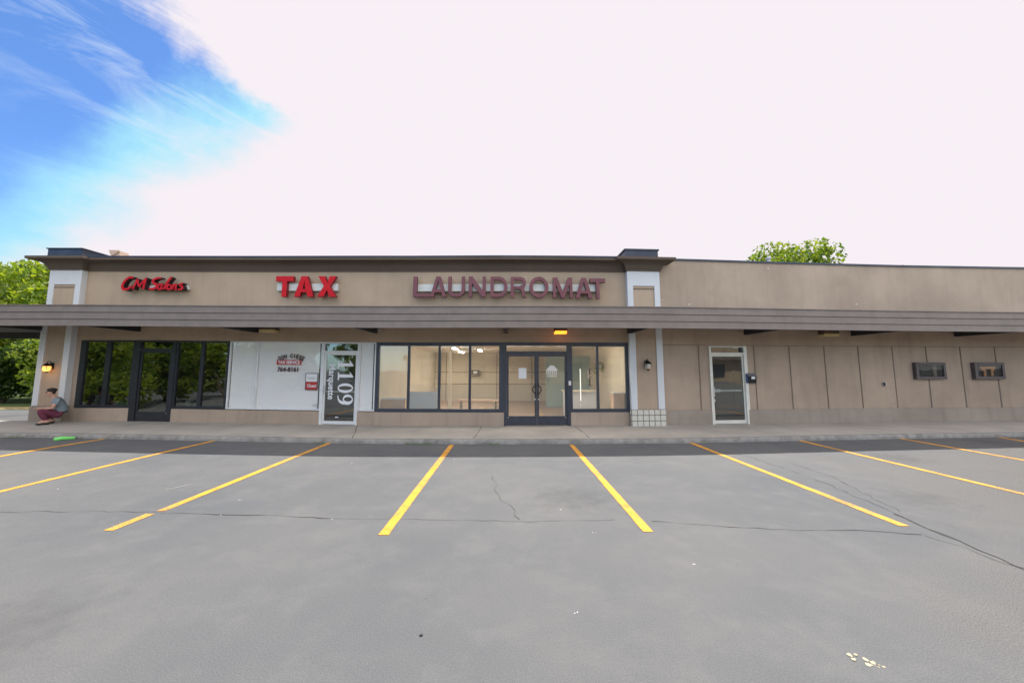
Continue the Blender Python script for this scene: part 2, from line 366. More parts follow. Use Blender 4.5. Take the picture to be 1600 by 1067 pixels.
def fit(mb, vf, x0, x1, z0, z1, y0, y1, fn=None, two=False):
    vs, fs = vf; A = np.array(vs); lo, hi = A.min(0), A.max(0); sp = np.maximum(hi - lo, 1e-6)
    B = (A - lo) / sp
    out = [(x0 + b_[0] * (x1 - x0), y0 + b_[1] * (y1 - y0), z0 + b_[2] * (z1 - z0)) for b_ in B]
    if fn: out = [fn(*o) for o in out]
    for f in fs:
        ys = [B[i][1] for i in f]; flat = max(ys) - min(ys) < .01
        mb.f.append(tuple(i + len(mb.v) for i in f)); mb.m.append(0 if (flat or not two) else 1)
    mb.v += out
    return mb

# ================================================================== SETTING
YW = 11.35; YF = 9.67; YK = 9.27; YP = YW - .17
def sheet(xs, ys, zf):
    mb = MB(); n = len(xs)
    vs = [(x, y, zf(x, y)) for y in ys for x in xs]
    fs = [(j * n + i, j * n + i + 1, (j + 1) * n + i + 1, (j + 1) * n + i) for j in range(len(ys) - 1) for i in range(n - 1)]
    return mb.add(vs, fs)
xs = [-900, -300, -100, -60, -40, -30, -20, -16, -13.5, -11, -9, -7, -5, -3, 0, 5, 10, 20, 40, 100, 300, 900]
ys = [-900, -300, -100, -50, -20, -5, 0, 2, 4.5, 5.2, 6, 6.75, 7.5, 8.2, 9, 12, 15, 20, 30, 60, 150, 400, 900]
lot = sheet(xs, ys, gz).build('parking_lot', 'asphalt', wp=False); tag(lot, kind='structure')
# grass verge and woodland floor beyond the lot
vx = [-80, -60, -40, -30, -24, -20, -16, -12, -8, 0, 20, 60]
verge = sheet(vx, [17.4, 19, 60], lambda x, y: gz(x, y) + .035).build('grass_verge', 'grass', wp=False); tag(verge, kind='structure')
dg_ = sheet(vx, [16.2, 16.8, 17.4], lambda x, y: gz(x, y) + .02).build('dry_grass_strip', 'dry_grass', wp=False); tag(dg_, kind='structure')

# sidewalk slab with kerb
SWL, SWR = -26, 27
sw = MB(); sw.prism([(YK + .16, -.05), (YW + .05, -.05), (YW + .05, .125), (YK + .16, .098)], SWL, SWR, 0, .6)
sidewalk = sw.build('sidewalk', 'concrete'); tag(sidewalk, kind='structure')
kb = MB(); rk = random.Random(3)
n = int((SWR - SWL) / .22); prev = None
for i in range(n + 1):
    x = SWL + (SWR - SWL) * i / n; a = rk.uniform(-.008, .008); h_ = rk.uniform(-.006, .002)
    ring = [(x, YK + a, -.05), (x, YK + a + .008, .055 + h_), (x, YK + .022 + a, .088 + h_), (x, YK + .055, .0965), (x, YK + .157, .0965), (x, YK + .157, -.05)]
    kb.v += ring
    if i:
        o = (i - 1) * 6
        for j in range(5): kb.f.append((o + j, o + j + 6, o + j + 7, o + j + 1)); kb.m.append(0)
kerb = kb.build('kerb', 'kerb_conc', sidewalk)
# joints and cracks across the slab
def strip(mb, pts, wd, zf, wj=0):
    rr = random.Random(len(pts) * 7 + int(abs(pts[0][0]) * 10)); P_ = []
    for i in range(len(pts) - 1):
        a, b_ = Vector(pts[i]), Vector(pts[i + 1]); k = max(1, int((b_ - a).length / .12))
        for q in range(k): P_.append(a.lerp(b_, q / k) + Vector((rr.uniform(-wj, wj), rr.uniform(-wj, wj))))
    P_.append(Vector(pts[-1])); vs = []
    for i, p in enumerate(P_):
        d_ = (P_[min(i + 1, len(P_) - 1)] - P_[max(0, i - 1)]).normalized(); nn = Vector((-d_.y, d_.x))
        wv = wd * (rr.uniform(.2, 1.25) if wj else 1) / 2
        for s_ in (-1, 1): q = p + nn * wv * s_; vs.append((q.x, q.y, zf(q.x, q.y)))
    return mb.add(vs, [(2 * i, 2 * i + 2, 2 * i + 3, 2 * i + 1) for i in range(len(P_) - 1)])
def swz(x, y): return .098 + .027 * (y - YK - .16) / (YW - YK - .11) + .003
def sj(pts, wd, wj):
    strip(MB(), pts, wd, swz, wj).build('joint', 'crack', sidewalk)
for (pa, pb) in (((753, 667), (740, 687)), ((897, 666), (922, 687)), ((560, 664), (552, 668))):
    a = S(pa[0], pa[1], YW - .02)[0]; b_ = S(pb[0], pb[1], YK + .2)[0]
    sj([(a, YW - .1), ((a + b_) / 2 + .02, (YW + YK) / 2), (b_, YK + .17)], .022, .012)
for x in (-13, -10.2, -7.4, 6.5, 9.6, 12.8, 16): sj([(x, YW - .02), (x, YK + .17)], .010, .002)
sj([(-9.8, YW - .35), (-8.2, YW - .5), (-6.9, YW - .42)], .012, .02); sj([(-3.9, YW - .28), (-2.2, YW - .2), (-.8, YW - .24)], .014, .02)

# cracks in the lot
def crack(pp, wd, wj=.015, mt='crack', lift=.004):
    strip(MB(), [G(*p) for p in pp], wd, lambda x, y: gz(x, y) + lift, wj).build('crack', mt, lot, wp=False)
crack([(0, 800), (120, 799), (250, 801)], .008, .03); crack([(250, 801), (340, 804), (420, 805), (520, 810)], .014, .012)
crack([(520, 810), (700, 812), (830, 815), (960, 812)], .006, .015); crack([(1020, 814), (1120, 822), (1250, 829), (1340, 829), (1440, 835)], .010, .018)
crack([(1090, 697), (1180, 716), (1290, 755), (1400, 803)], .009, .025); crack([(1400, 803), (1450, 826), (1500, 846), (1560, 872), (1615, 896)], .040, .014)
crack([(1440, 836), (1500, 853), (1560, 878), (1610, 890)], .012, .02); crack([(1420, 806), (1480, 820), (1540, 845)], .007, .025)
crack([(771, 742), (776, 775), (800, 793), (812, 812)], .006, .035); crack([(1230, 722), (1300, 745), (1420, 806)], .007, .03)
crack([(258, 765), (300, 756)], .02, .01, 'crack_pale')

# yellow stall lines
lines = [((162, 686), (0, 713), 1.35, 'first yellow stall line by the green strip at far left'),
         ((338, 688), (0, 768), 1.15, 'yellow stall line reaching the kerb in front of the salon window'),
         ((518, 691), (175, 829), 1, 'broken yellow stall line with a gap near its open end'),
         ((706, 695), (599, 836), 1, 'yellow stall line before the laundromat windows, left of the double doors'),
         ((893, 695), (1013, 831), 1, 'yellow stall line starting just right of the double doors'),
         ((1075, 690), (1413, 822), 1, 'yellow stall line before the white door, ending at the wide tar crack'),
         ((1240, 686), (1600, 772), 1.35, 'yellow stall line right of the white door, running off the right edge'),
         ((1400, 684), (1600, 719), 2.0, 'yellow stall line in front of the left small wall window'),
         ((1560, 683), (1600, 689.5), 5, 'last yellow stall line at the far right kerb, only a stub in view')]
for i, (a, b_, k, lab) in enumerate(lines):
    A_ = Vector(G(*a)); B_ = Vector(G(*b_)); dd = (B_ - A_).normalized()
    ln = 4.95 if k != 1 else (B_ - A_).length
    mb = MB(); B2 = A_ + dd * ln; rr = random.Random(i)
    def seg(p, q):
        n_ = 40; vs = []
        for j in range(n_ + 1):
            c_ = p.lerp(q, j / n_); nn = Vector((-dd.y, dd.x))
            for s_ in (-1, 1):
                z_ = c_ + nn * s_ * (.052 + rr.uniform(-.003, .003)); vs.append((z_.x, z_.y, gz(z_.x, z_.y) + .0045))
        mb.add(vs, [(2 * j, 2 * j + 2, 2 * j + 3, 2 * j + 1) for j in range(n_)])
    if i == 2:
        g = Vector(G(246, 800)); tg = (g - A_).length; seg(A_, A_ + dd * (tg - .03)); seg(A_ + dd * (tg + .06) + Vector((-.04, 0)), B2 + Vector((-.04, 0)))
    else: seg(A_, B2)
    o = mb.build('parking_line', 'paint_yellow', wp=False); tag(o, lab, 'parking line', 'yellow parking stall lines')

# ================================================================== BUILDING
XL = SX(48, YP, 640) + .05            # left corner
XR = 30.0
bld = thing('shopping_strip', (0, YW, 0), 'long single-storey tan strip mall with taupe canopy, brown cornice and storefront windows', 'building')
def part(mb, name, mt, parent=None, **k): return mb.build(name, mt, parent or bld, **k)
ZTOP = SZ(401.5, YW - .35); ZCB = SZ(423.5, YW - .06); ZWT = SZ(535, YW); ZSILL = SZ(644.4, YW); Z0 = .11
FB, FT = SZ(512, YF), SZ(478.5, YF)
xS0 = SX(122, YW, 585); xS1 = SX(356.5, YW, 585)        # salon storefront
xSd0, xSd1 = SX(206, YW, 600), SX(273.8, YW, 577)
xT1 = SX(586.5, YW, 590); xD0 = SX(501.5, YW, 600); xD1 = SX(560, YW, 600)
xL1 = SX(984, YW, 590); xLd0 = SX(787.5, YW, 640); xLd1 = SX(891.3, YW, 603)
xPr0, xPr1 = SX(985.8, YP, 600), SX(1038, YP, 600)
xW0, xW1 = SX(1109.5, YW, 600), SX(1166.5, YW, 600)
TH = .25
# walls (openings are left out)
wl = MB()
wl.box(XL + .1, xS0, YW, YW + TH, Z0, ZWT)                                # left of the salon glass
for a, b_ in ((xS0, xSd0), (xSd1, xD0), (xD1, xLd0), (xLd1, xPr0 + .1)): wl.box(a, b_, YW - .02, YW + TH, Z0, ZSILL)
part(wl, 'low_wall', 'tan_plinth')
hd = MB(); hd.box(XL + .1, xPr0 + .1, YW, YW + TH, ZWT + .002, FT + .2); part(hd, 'header_wall', 'tan_lower')
up = MB(); up.box(XL + .1, xPr0 + .1, YW, YW + TH, FT + .2, ZTOP - .05); part(up, 'upper_wall', 'tan_upper')
# right wing
ZPR = SZ(407.5, YW, 1060); zW = SZ(541, YW, 1137); zB = SZ(639.5, YW, 1200)
rw = MB(); rw.box(xPr1 - .1, xW0, YW, YW + TH, zB, zW); rw.box(xW1, XR, YW, YW + TH, zB, zW)
winY = [(1425.8, 1472.5), (1517, 1563.5)]
part(rw, 'panelled_wall', 'tan_right')
rh = MB(); rh.box(xPr1 - .1, XR, YW, YW + TH, zW + .001, FT - .1); part(rh, 'header_wall', 'tan_right')
ru = MB(); ru.box(xPr1 - .1, XR, YW, YW + TH, FT - .1, ZPR); part(ru, 'parapet_wall', 'tan_parapet')
rb = MB(); rb.box(xPr1 - .1, xW0, YW - .035, YW + TH, Z0, zB); rb.box(xW1, XR, YW - .035, YW + TH, Z0, zB); part(rb, 'plinth', 'plinth_grey')
for (px, py) in ((1093.5, 590), (1180.5, 590), (1236, 590), (1291, 590), (1344.5, 590), (1398, 590), (1451, 590), (1505, 590), (1559.5, 590)):
    x = SX(px, YW, py); g = MB(); g.box(x - .013, x + .013, YW - .012, YW + .01, zB, zW + .02); part(g, 'panel_joint', 'joint_tan')  # grooves between wall panels, drawn as thin darker strips
g = MB(); g.box(xPr1, xW0 - .05, YW - .008, YW + .01, zW + .02, zW + .035); g.box(xW1 + .05, XR, YW - .008, YW + .01, zW + .02, zW + .033); part(g, 'panel_joint', 'joint_tan')
# side wall, back, roof
sd = MB(); sd.box(XL + .1, XL + .35, YW + TH, 28, 0, ZTOP - .35); part(sd, 'side_wall', 'tan_upper')
rf = MB(); rf.box(XL + .35, xPr1 - .3, YW + TH, 28, ZTOP - .6, ZTOP - .4); rf.box(xPr1 - .3, XR, YW + TH, 28, ZPR - .5, ZPR - .35); part(rf, 'roof', 'roofing')
bw = MB(); bw.box(XL + .1, XR, 28, 28.25, 0, ZTOP - .4); part(bw, 'back_wall', 'tan_upper')
er = MB(); er.box(XR - .25, XR, YW + TH, 28, 0, ZPR - .4); part(er, 'side_wall', 'tan_right')
fl = MB(); fl.box(xPr1 + .05, XR, YW - .035, YW + TH + .02, ZPR, ZPR + .055); part(fl, 'parapet_flashing', 'flash_dark')
# cornice of the taller part, cove profile
def cornice(x0, x1, yb, zt, zb, nm='cornice'):
    H = zt - zb; prof = [(yb, zb), (yb - .04, zb), (yb - .04, zb + .05), (yb - .065, zb + .06), (yb - .065, zb + .10)]
    for k in range(7):
        a = k / 6 * math.pi / 2; prof.append((yb - .08 - .26 * (1 - math.cos(a)), zb + .105 + (H - .19) * math.sin(a)))
    prof += [(yb - .37, zt - .07), (yb - .37, zt), (yb, zt)]
    return prof
def runc(prof, x0, x1, name, mt): 
    mb = MB(); mb.prism(prof[::-1], x0, x1); return part(mb, name, mt)
pc = cornice(0, 0, YW, ZTOP, ZCB)
xPL0, xPL1 = SX(76.5, YP, 440), SX(126.5, YP, 440)
xPU0, xPU1 = SX(980.5, YP, 450), SX(1031, YP, 450)
runc(pc, xPL1 + .02, xPU0 - .02, 'cornice', 'cornice_brown')
cf = MB(); cf.box(xPL1 + .3, xPU0 - .3, YW - .385, YW + TH + .05, ZTOP, ZTOP + .04); part(cf, 'parapet_flashing', 'flash_dark')

def pier_head(x0, x1, name, lab=None):
    """white framed pier head above the canopy with flared cap and block"""
    zt, zb = ZTOP + .0, ZCB + .0
    p = MB(); p.box(x0 + .02, x1 - .02, YP + .03, YW + TH, FT - .1, zb); o = part(p, 'pier_head', 'tan_upper')
    if lab: o['label'] = lab
    q = MB(); zi = SZ(445, YP); wv = (x1 - x0)
    q.box(x0, x0 + wv * .17, YP, YW, FT - .1, zi); q.box(x1 - wv * .17, x1, YP, YW, FT - .1, zi); q.box(x0, x1, YP, YW, zi, zb)
    q.build('white_frame', 'white_trim', o)
    # recessed panel rim
    r = MB(); r.box(x0 + wv * .17, x1 - wv * .17, YP + .012, YP + .03, zi - .09, zi - .075); r.build('panel_bead', 'groove', o)
    # flared cap: rings growing outward
    rings = [(0, zb), (.04, zb), (.04, zb + .05), (.065, zb + .06), (.065, zb + .10)]
    H = zt - zb
    for k in range(7):
        a = k / 6 * math.pi / 2; rings.append((.08 + .26 * (1 - math.cos(a)), zb + .105 + (H - .19) * math.sin(a)))
    rings += [(.37, zt - .07), (.37, zt)]
    c_ = MB(); vs = []; fs = []
    for e_, z in rings: vs += [(x0 - e_, YP - e_, z), (x1 + e_, YP - e_, z), (x1 + e_, YW + .6, z), (x0 - e_, YW + .6, z)]
    for i in range(len(rings) - 1):
        for j in range(4): fs.append((i * 4 + j, i * 4 + (j + 1) % 4, i * 4 + 4 + (j + 1) % 4, i * 4 + 4 + j))
    fs.append((3, 2, 1, 0)); L_ = (len(rings) - 1) * 4; fs.append((L_, L_ + 1, L_ + 2, L_ + 3))
    c_.add(vs, fs); c_.build('cap', 'cornice_brown', o)
    return o
o = pier_head(xPL0, xPL1, 'l'); zt = ZTOP
b1 = MB(); x0, x1 = SX(76, YP - .2, 394), SX(129.5, YP - .2, 394); b1.box(x0, x1, YP - .22, YW + 1.5, zt + .002, SZ(389.5, YP - .2, 100)); b1.box(x0 - .03, x1 + .03, YP - .25, YW + 1.53, SZ(389.5, YP - .2, 100), SZ(388, YP - .2, 100)); b1.build('top_block', 'flash_dark', o)
o = pier_head(xPU0, xPU1, 'r')
b1 = MB(); x0, x1 = SX(976.5, YP - .2, 396), SX(1027.5, YP - .2, 396); b1.box(x0, x1, YP - .22, YW + .5, zt + .002, SZ(391.5, YP - .2, 1000)); b1.box(x0 - .03, x1 + .03, YP - .25, YW + .53, SZ(391.5, YP - .2, 1000), SZ(389.5, YP - .2, 1000)); b1.build('top_block', 'flash_dark', o)

# piers below the canopy
def pier(x0, x1, base, ztr):
    wv = x1 - x0
    p = MB(); p.box(x0 + .02, x1 - .02, YP + .03, YW + TH, Z0, FT - .1); o = part(p, 'pier', 'tan_lower')
    for a, b_ in ((x0, x0 + wv * .185), (x1 - wv * .195, x1)):
        q = MB(); q.box(a, b_, YP, YW + .002, ztr, FT - .1); q.build('trim_board', 'white_trim', o, bevel=.006)
    if base == 'tile':
        g_ = MB(); g_.box(x0 - .015, x1 + .015, YP - .01, YW, Z0 - .01, ztr - .002); g_.build('grout_bed', 'grout', o)
        tl = MB(); nx, nz = 6, 3; zz = ztr - Z0
        for i in range(nx):
            for j in range(nz):
                a = x0 - .01 + (wv + .02) * i / nx; b_ = x0 - .01 + (wv + .02) * (i + 1) / nx
                tl.box(a + .009, b_ - .009, YP - .02, YP - .009, Z0 + zz * j / nz + .009, Z0 + zz * (j + 1) / nz - .009)
        for s_ in (0, 1):
            for j in range(nz):
                xx = x0 - .024 if s_ == 0 else x1 + .015
                tl.box(xx, xx + .009, YP - .005, YW - .09, Z0 + zz * j / nz + .009, Z0 + zz * (j + 1) / nz - .009)
        tl.build('tile_base', 'tile', o)
    else:
        g_ = MB(); g_.box(x0 - .015, x1 + .015, YP - .02, YW, Z0 - .01, ztr - .002); g_.build('plinth', 'plinth_grey', o)
    return o
pier(xPr0, xPr1, 'tile', SZ(639.7, YP, 1010)); pier(SX(56, YP, 575), SX(105, YP, 575), 'plain', SZ(634, YP, 60))

# canopy: lap-board fascia, soffit, beams
CL, CR = -16.5, 29
h3 = (FT - FB) / 3
for k in range(3):
    z0 = FB + h3 * k; z1 = z0 + h3 - .009; mb = MB()
    mb.prism([(YF - .012 + .0, z0), (YF + .03, z0), (YF + .03, z1), (YF + .006, z1)], CL, CR, seg=.8); part(mb, 'fascia_board', 'fascia_taupe')
mb = MB(); mb.box(CL, CR, YF + .032, YF + .08, FB + .01, FT - .01, seg=.8); part(mb, 'fascia_backing', 'groove')
mb = MB(); mb.box(CL, CR, YF - .018, YF + .12, FT - .01, FT + .012, seg=.8); part(mb, 'drip_edge', 'fascia_taupe')
SOF = FB + .17
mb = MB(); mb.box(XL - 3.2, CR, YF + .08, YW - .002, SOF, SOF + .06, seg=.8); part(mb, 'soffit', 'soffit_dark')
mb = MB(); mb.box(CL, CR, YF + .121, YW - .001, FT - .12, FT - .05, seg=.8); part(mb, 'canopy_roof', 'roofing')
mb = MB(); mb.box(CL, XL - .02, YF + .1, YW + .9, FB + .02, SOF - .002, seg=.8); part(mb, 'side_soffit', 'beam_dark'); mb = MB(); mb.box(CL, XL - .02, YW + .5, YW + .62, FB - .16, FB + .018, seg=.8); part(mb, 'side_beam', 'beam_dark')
zbm = SZ(520.5, YW, 500)
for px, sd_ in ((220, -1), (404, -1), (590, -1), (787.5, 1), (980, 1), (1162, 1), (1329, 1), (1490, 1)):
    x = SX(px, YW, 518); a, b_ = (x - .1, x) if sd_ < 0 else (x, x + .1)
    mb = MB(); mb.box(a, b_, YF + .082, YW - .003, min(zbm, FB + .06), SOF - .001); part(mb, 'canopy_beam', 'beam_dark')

# ------------------------------------------------------------------ storefront units
def unit(name, x0, x1, z0, z1, divs, mtf, mtg, border=.06, y=YW, th=.07, lab=None, mw=.05):
    """framed glazing; divs = inner vertical bars as x centres"""
    f = MB(); f.frame(x0, x1, z0, z1, border, y - .015, y + th)
    b4 = border if isinstance(border, tuple) else (border,) * 4
    for dx in divs: f.box(dx - mw / 2, dx + mw / 2, y - .012, y + th - .004, z0 + b4[2], z1 - b4[3])
    o = part(f, name, mtf, bevel=.004)
    if lab: o['label'] = lab
    ed = [x0 + b4[0]] + [q for dx in divs for q in (dx - mw / 2, dx + mw / 2)] + [x1 - b4[1]]
    for i in range(0, len(ed), 2):
        g_ = MB(); g_.box(ed[i], ed[i + 1], y + .028, y + .034, z0 + b4[2], z1 - b4[3], seg=9); g_.build('pane', mtg, o)
    return o
def door(name, x0, x1, z0, z1, stile, top, bot, mtf, mtg, y=YW, lab=None, parent=None):
    f = MB(); f.frame(x0, x1, z0, z1, (stile, stile, bot, top), y, y + .045)
    o = f.build(name, mtf, parent or bld, bevel=.003)
    if lab: o['label'] = lab
    g_ = MB(); g_.box(x0 + stile, x1 - stile, y + .02, y + .026, z0 + bot, z1 - top, seg=9); g_.build('pane', mtg, o)
    return o
zgl = lambda py, px: SZ(py, YW, px)
ZD = .135
# salon
unit('window', xS0, xSd0 - .001, ZSILL + .001, ZWT, [SX(166.5, YW, 577)], 'frame_black', 'glass_tint', (.15, .06, .08, .05), mw=.13)
unit('window', xSd1 + .001, xS1, ZSILL + .001, ZWT, [SX(314.7, YW, 577)], 'frame_black', 'glass_tint', (.05, .07, .08, .05), mw=.10)
f = MB(); zt1 = zgl(544.5, 240)
f.frame(xSd0, xSd1, Z0, ZWT, (.18, .12, .001, .05), YW - .03, YW + .08); f.box(xSd0 + .18, xSd1 - .12, YW - .03, YW + .08, zt1 - .07, zt1)
df = part(f, 'door_frame', 'frame_black', bevel=.004)
g_ = MB(); g_.box(xSd0 + .18, xSd1 - .12, YW + .03, YW + .036, zt1, ZWT - .05); g_.build('transom_pane', 'glass_tint', df)
dr = door('door', xSd0 + .182, xSd1 - .122, ZD, zt1 - .072, .06, .05, .26, 'frame_black', 'glass_tint', lab='black salon door with dark glass and deep kick plate')
g_ = MB(); g_.box(xSd1 - .155, xSd1 - .13, YW - .012, YW, .35, .375); g_.build('lock', 'steel', dr)
g_ = MB(); g_.box(xSd0 + .26, xSd1 - .2, YW - .03, YW - .01, 1.0, 1.03); g_.build('handle', 'black_metal', dr)
# tax office: pale aluminium frames, vertical blinds
def blinds(x0, x1, z0, z1, parent):
    mb = MB(); x = x0; i = 0
    while x < x1 - .09:
        mb.add([(x, YW + .060, z0), (x + .091, YW + .0575, z0), (x + .091, YW + .0575, z1), (x, YW + .060, z1)], [(0, 1, 2, 3)])
        x += .09; i += 1
    mb.build('vertical_blinds', 'blind', parent)
ux = unit('window', xS1 + .002, xD0 - .001, ZSILL + .02, ZWT, [SX(399.6, YW, 600)], 'frame_white', 'glass_blinds', (.03, .03, .04, .04), mw=.04, lab='white framed tax office window with white vertical blinds')
blinds(xS1 + .05, xD0 - .03, ZSILL + .03, ZWT - .02, ux)
uy = unit('window', xD1 + .001, xT1 - .001, ZSILL + .02, ZWT, [], 'frame_white', 'glass_blinds', (.03, .04, .04, .04), lab='narrow white framed window with blinds right of the numbered door')
blinds(xD1 + .03, xT1 - .03, ZSILL + .03, ZWT - .02, uy)
f = MB(); zt2 = zgl(548, 530)
f.frame(xD0, xD1, Z0, ZWT - .002, (.075, .05, .001, .045), YW - .03, YW + .08); f.box(xD0 + .075, xD1 - .05, YW - .03, YW + .08, zt2 - .06, zt2)
df = part(f, 'door_frame', 'frame_white', bevel=.004)
g_ = MB(); g_.box(xD0 + .075, xD1 - .05, YW + .03, YW + .036, zt2, ZWT - .047); g_.build('transom_pane', 'glass_door', df)
dT = door('door', xD0 + .077, xD1 - .052, ZD, zt2 - .062, .05, .06, .09, 'frame_white', 'glass_door', lab='white framed glass door with white street number')
g_ = MB(); g_.box(xD0 + .085, xD0 + .11, YW - .05, YW - .03, .98, 1.22); g_.build('handle', 'steel', dT)
g_ = MB(); g_.box(xD0 + .13, xD1 - .11, YW + .05, YW + .08, 1.03, 1.06); g_.build('push_bar', 'frame_white', dT)
# laundromat
unit('window', xT1 + .001, xLd0 - .001, ZSILL + .001, ZWT, [SX(637.9, YW, 604), SX(686, YW, 604), SX(734, YW, 604)], 'frame_navy', 'glass_clear', (.10, .14, .095, .10), mw=.07, lab='four-pane dark framed laundromat window')
unit('window', xLd1 + .001, xL1, ZSILL + .001, ZWT, [SX(934.3, YW, 604)], 'frame_navy', 'glass_clear', (.06, .12, .095, .11), mw=.07, lab='two-pane dark framed window beside the tiled pier')
f = MB(); zt3 = zgl(549, 840)
f.frame(xLd0, xLd1, Z0, ZWT, (.07, .10, .001, .09), YW - .03, YW + .08); f.box(xLd0 + .07, xLd1 - .10, YW - .03, YW + .08, zt3 - .09, zt3)
df = part(f, 'door_frame', 'frame_navy', bevel=.004)
g_ = MB(); g_.box(xLd0 + .07, xLd1 - .10, YW + .03, YW + .036, zt3, ZWT - .09); g_.build('transom_pane', 'glass_clear', df)
xm = (xLd0 + .07 + xLd1 - .10) / 2
for s_, (a, b_) in enumerate(((xLd0 + .072, xm - .002), (xm + .002, xLd1 - .102))):
    dr = door('door', a, b_, ZD, zt3 - .092, .06, .05, .26, 'frame_navy', 'glass_clear', lab=('left', 'right')[s_] + ' leaf of the laundromat double doors')
    hx = xm - .02 if s_ == 0 else xm + .02; sg = -1 if s_ == 0 else 1
    h_ = MB(); pts = [(hx + sg * .0, YW - .0, 1.02 + .0)]
    pts = [(hx + sg * .10 * math.sin(math.pi * k / 10), YW - .055, 1.28 - .30 * k / 10) for k in range(11)]
    h_.tube([(hx, YW + .0, 1.28)] + pts + [(hx, YW + .0, .98)], .014, 8); h_.build('handle', 'black_metal', dr)
    for zz in (1.13,):
        k_ = MB(); k_.box(hx - .02 + sg * .03, hx + .02 + sg * .03, YW - .012, YW, .84, .88); k_.build('lock', 'steel', dr)
    k_ = MB(); k_.box((a + .03) if s_ == 0 else (b_ - .06), (a + .06) if s_ == 0 else (b_ - .03), YW - .008, YW, .34, .36); k_.build('hinge', 'steel', dr)
# white door of the right wing
f = MB(); zt4 = SZ(551, YW, 1137)
f.frame(xW0, xW1, Z0, zW, (.06, .06, .001, .03), YW - .045, YW + .08); f.box(xW0 + .06, xW1 - .06, YW - .045, YW + .08, zt4 - .05, zt4)
f.box(xW1 + .001, xW1 + .05, YW - .03, YW + .0, zB, zW)
df = part(f, 'door_frame', 'frame_cream', bevel=.004)
g_ = MB(); g_.box(xW0 + .06, xW1 - .06, YW + .03, YW + .036, zt4, zW - .03); g_.build('transom_pane', 'glass_door', df)
dW = door('door', xW0 + .062, xW1 - .062, ZD, zt4 - .052, .045, .06, .10, 'frame_cream', 'glass_door', lab='cream framed glass door in the panelled wall')
h_ = MB(); h_.tube([(xW0 + .085, YW, 1.22), (xW0 + .085, YW - .06, 1.2), (xW0 + .085, YW - .06, .92), (xW0 + .085, YW, .9)], .013); h_.build('handle', 'steel', dW)
k_ = MB(); k_.box(xW0 + .07, xW0 + .12, YW - .03, YW, .76, .84); k_.build('lock', 'steel', dW)
k_ = MB(); k_.box(xW0 + .13, xW1 - .12, YW + .048, YW + .08, 1.06, 1.10); k_.box(xW0 + .13, xW0 + .34, YW + .047, YW + .09, 1.04, 1.12); k_.build('push_bar', 'frame_white', dW)
k_ = MB(); k_.box(xW1 - .135, xW1 - .11, YW - .005, YW + .02, zt4 + .02, zW - .04); k_.build('closer_arm', 'frame_black', df)

# rooms behind the glass
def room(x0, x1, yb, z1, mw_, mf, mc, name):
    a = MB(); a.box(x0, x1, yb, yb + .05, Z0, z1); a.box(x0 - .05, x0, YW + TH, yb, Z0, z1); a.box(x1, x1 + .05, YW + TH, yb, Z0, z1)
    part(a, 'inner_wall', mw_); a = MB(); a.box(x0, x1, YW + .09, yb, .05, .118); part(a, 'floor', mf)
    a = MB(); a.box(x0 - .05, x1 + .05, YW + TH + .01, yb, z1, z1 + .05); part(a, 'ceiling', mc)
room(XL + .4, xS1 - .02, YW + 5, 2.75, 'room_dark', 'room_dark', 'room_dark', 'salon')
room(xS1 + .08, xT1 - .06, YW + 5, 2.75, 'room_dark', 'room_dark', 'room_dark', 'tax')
RX0, RX1 = xT1 + .05, xL1 + .02; RB = 20.5
room(RX0, RX1, RB, 2.56, 'room_wall', 'room_floor', 'room_ceiling', 'laundromat')
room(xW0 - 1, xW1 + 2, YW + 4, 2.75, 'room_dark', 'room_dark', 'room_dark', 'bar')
# faint courses on the laundromat's back wall, shelves and boards
mb = MB(); 
for z in (.95, 1.55): mb.box(RX0, RX1, RB - .012, RB - .001, z, z + .03)
for x in (-3.2, -.6, 1.2): mb.box(x, x + .03, RB - .012, RB - .001, .12, 2.5)
part(mb, 'wall_batten', 'line_dark')
mb = MB(); x = SX(703, 14.0, 590); mb.box(x - .05, x + .05, 14.0, 14.1, .12, 2.56); part(mb, 'interior_post', 'room_wall')
mb = MB(); mb.box(RX1 - 1.9, RX1, 17.0, 17.1, .12, 2.3); part(mb, 'partition', 'teal_wall')

def X_(px, Y, py): return S(px, py, Y)
o = MB(); a = X_(640.5, YW + .45, 612); b_ = X_(683, YW + .45, 640); o.box(a[0], b_[0], YW + .42, YW + .45, b_[1] - .3, a[1]); o = o.build('display_board', 'grey_board'); tag(o, 'plain grey-white board standing behind the second laundromat pane', 'board')
o = MB(); a = X_(592, YW + .5, 624); b_ = X_(633, YW + .5, 640); o.box(a[0], b_[0], YW + .48, YW + .9, .12, a[1]); o.box(a[0] - .02, b_[0] + .02, YW + .46, YW + .92, a[1], a[1] + .03, 1); o = o.build('folding_table', ['peach', 'grey_board']); tag(o, 'peach-sided folding counter behind the first laundromat pane', 'counter')
t_ = thing('wall_monitor', (0, 17, 1.5), 'small dark wall unit with a pale screen behind the fourth laundromat pane', 'wall unit')
a = X_(736, RB - .2, 578); b_ = X_(749, RB - .2, 586)
mb = MB(); mb.box(a[0], b_[0], RB - .2, RB - .05, b_[1], a[1]); mb.build('case', 'line_dark', t_); mb = MB(); mb.box(a[0] + .12, b_[0] - .12, RB - .215, RB - .201, b_[1] + .08, a[1] - .06); mb.build('screen', 'paper', t_)
mb = MB(); mb.box((a[0] + b_[0]) / 2 - .03, (a[0] + b_[0]) / 2 + .03, RB - .05, RB - .001, b_[1] + .05, a[1] - .05); mb.build('bracket', 'line_dark', t_)
a = X_(918, 16.97, 578); b_ = X_(930, 16.97, 592)
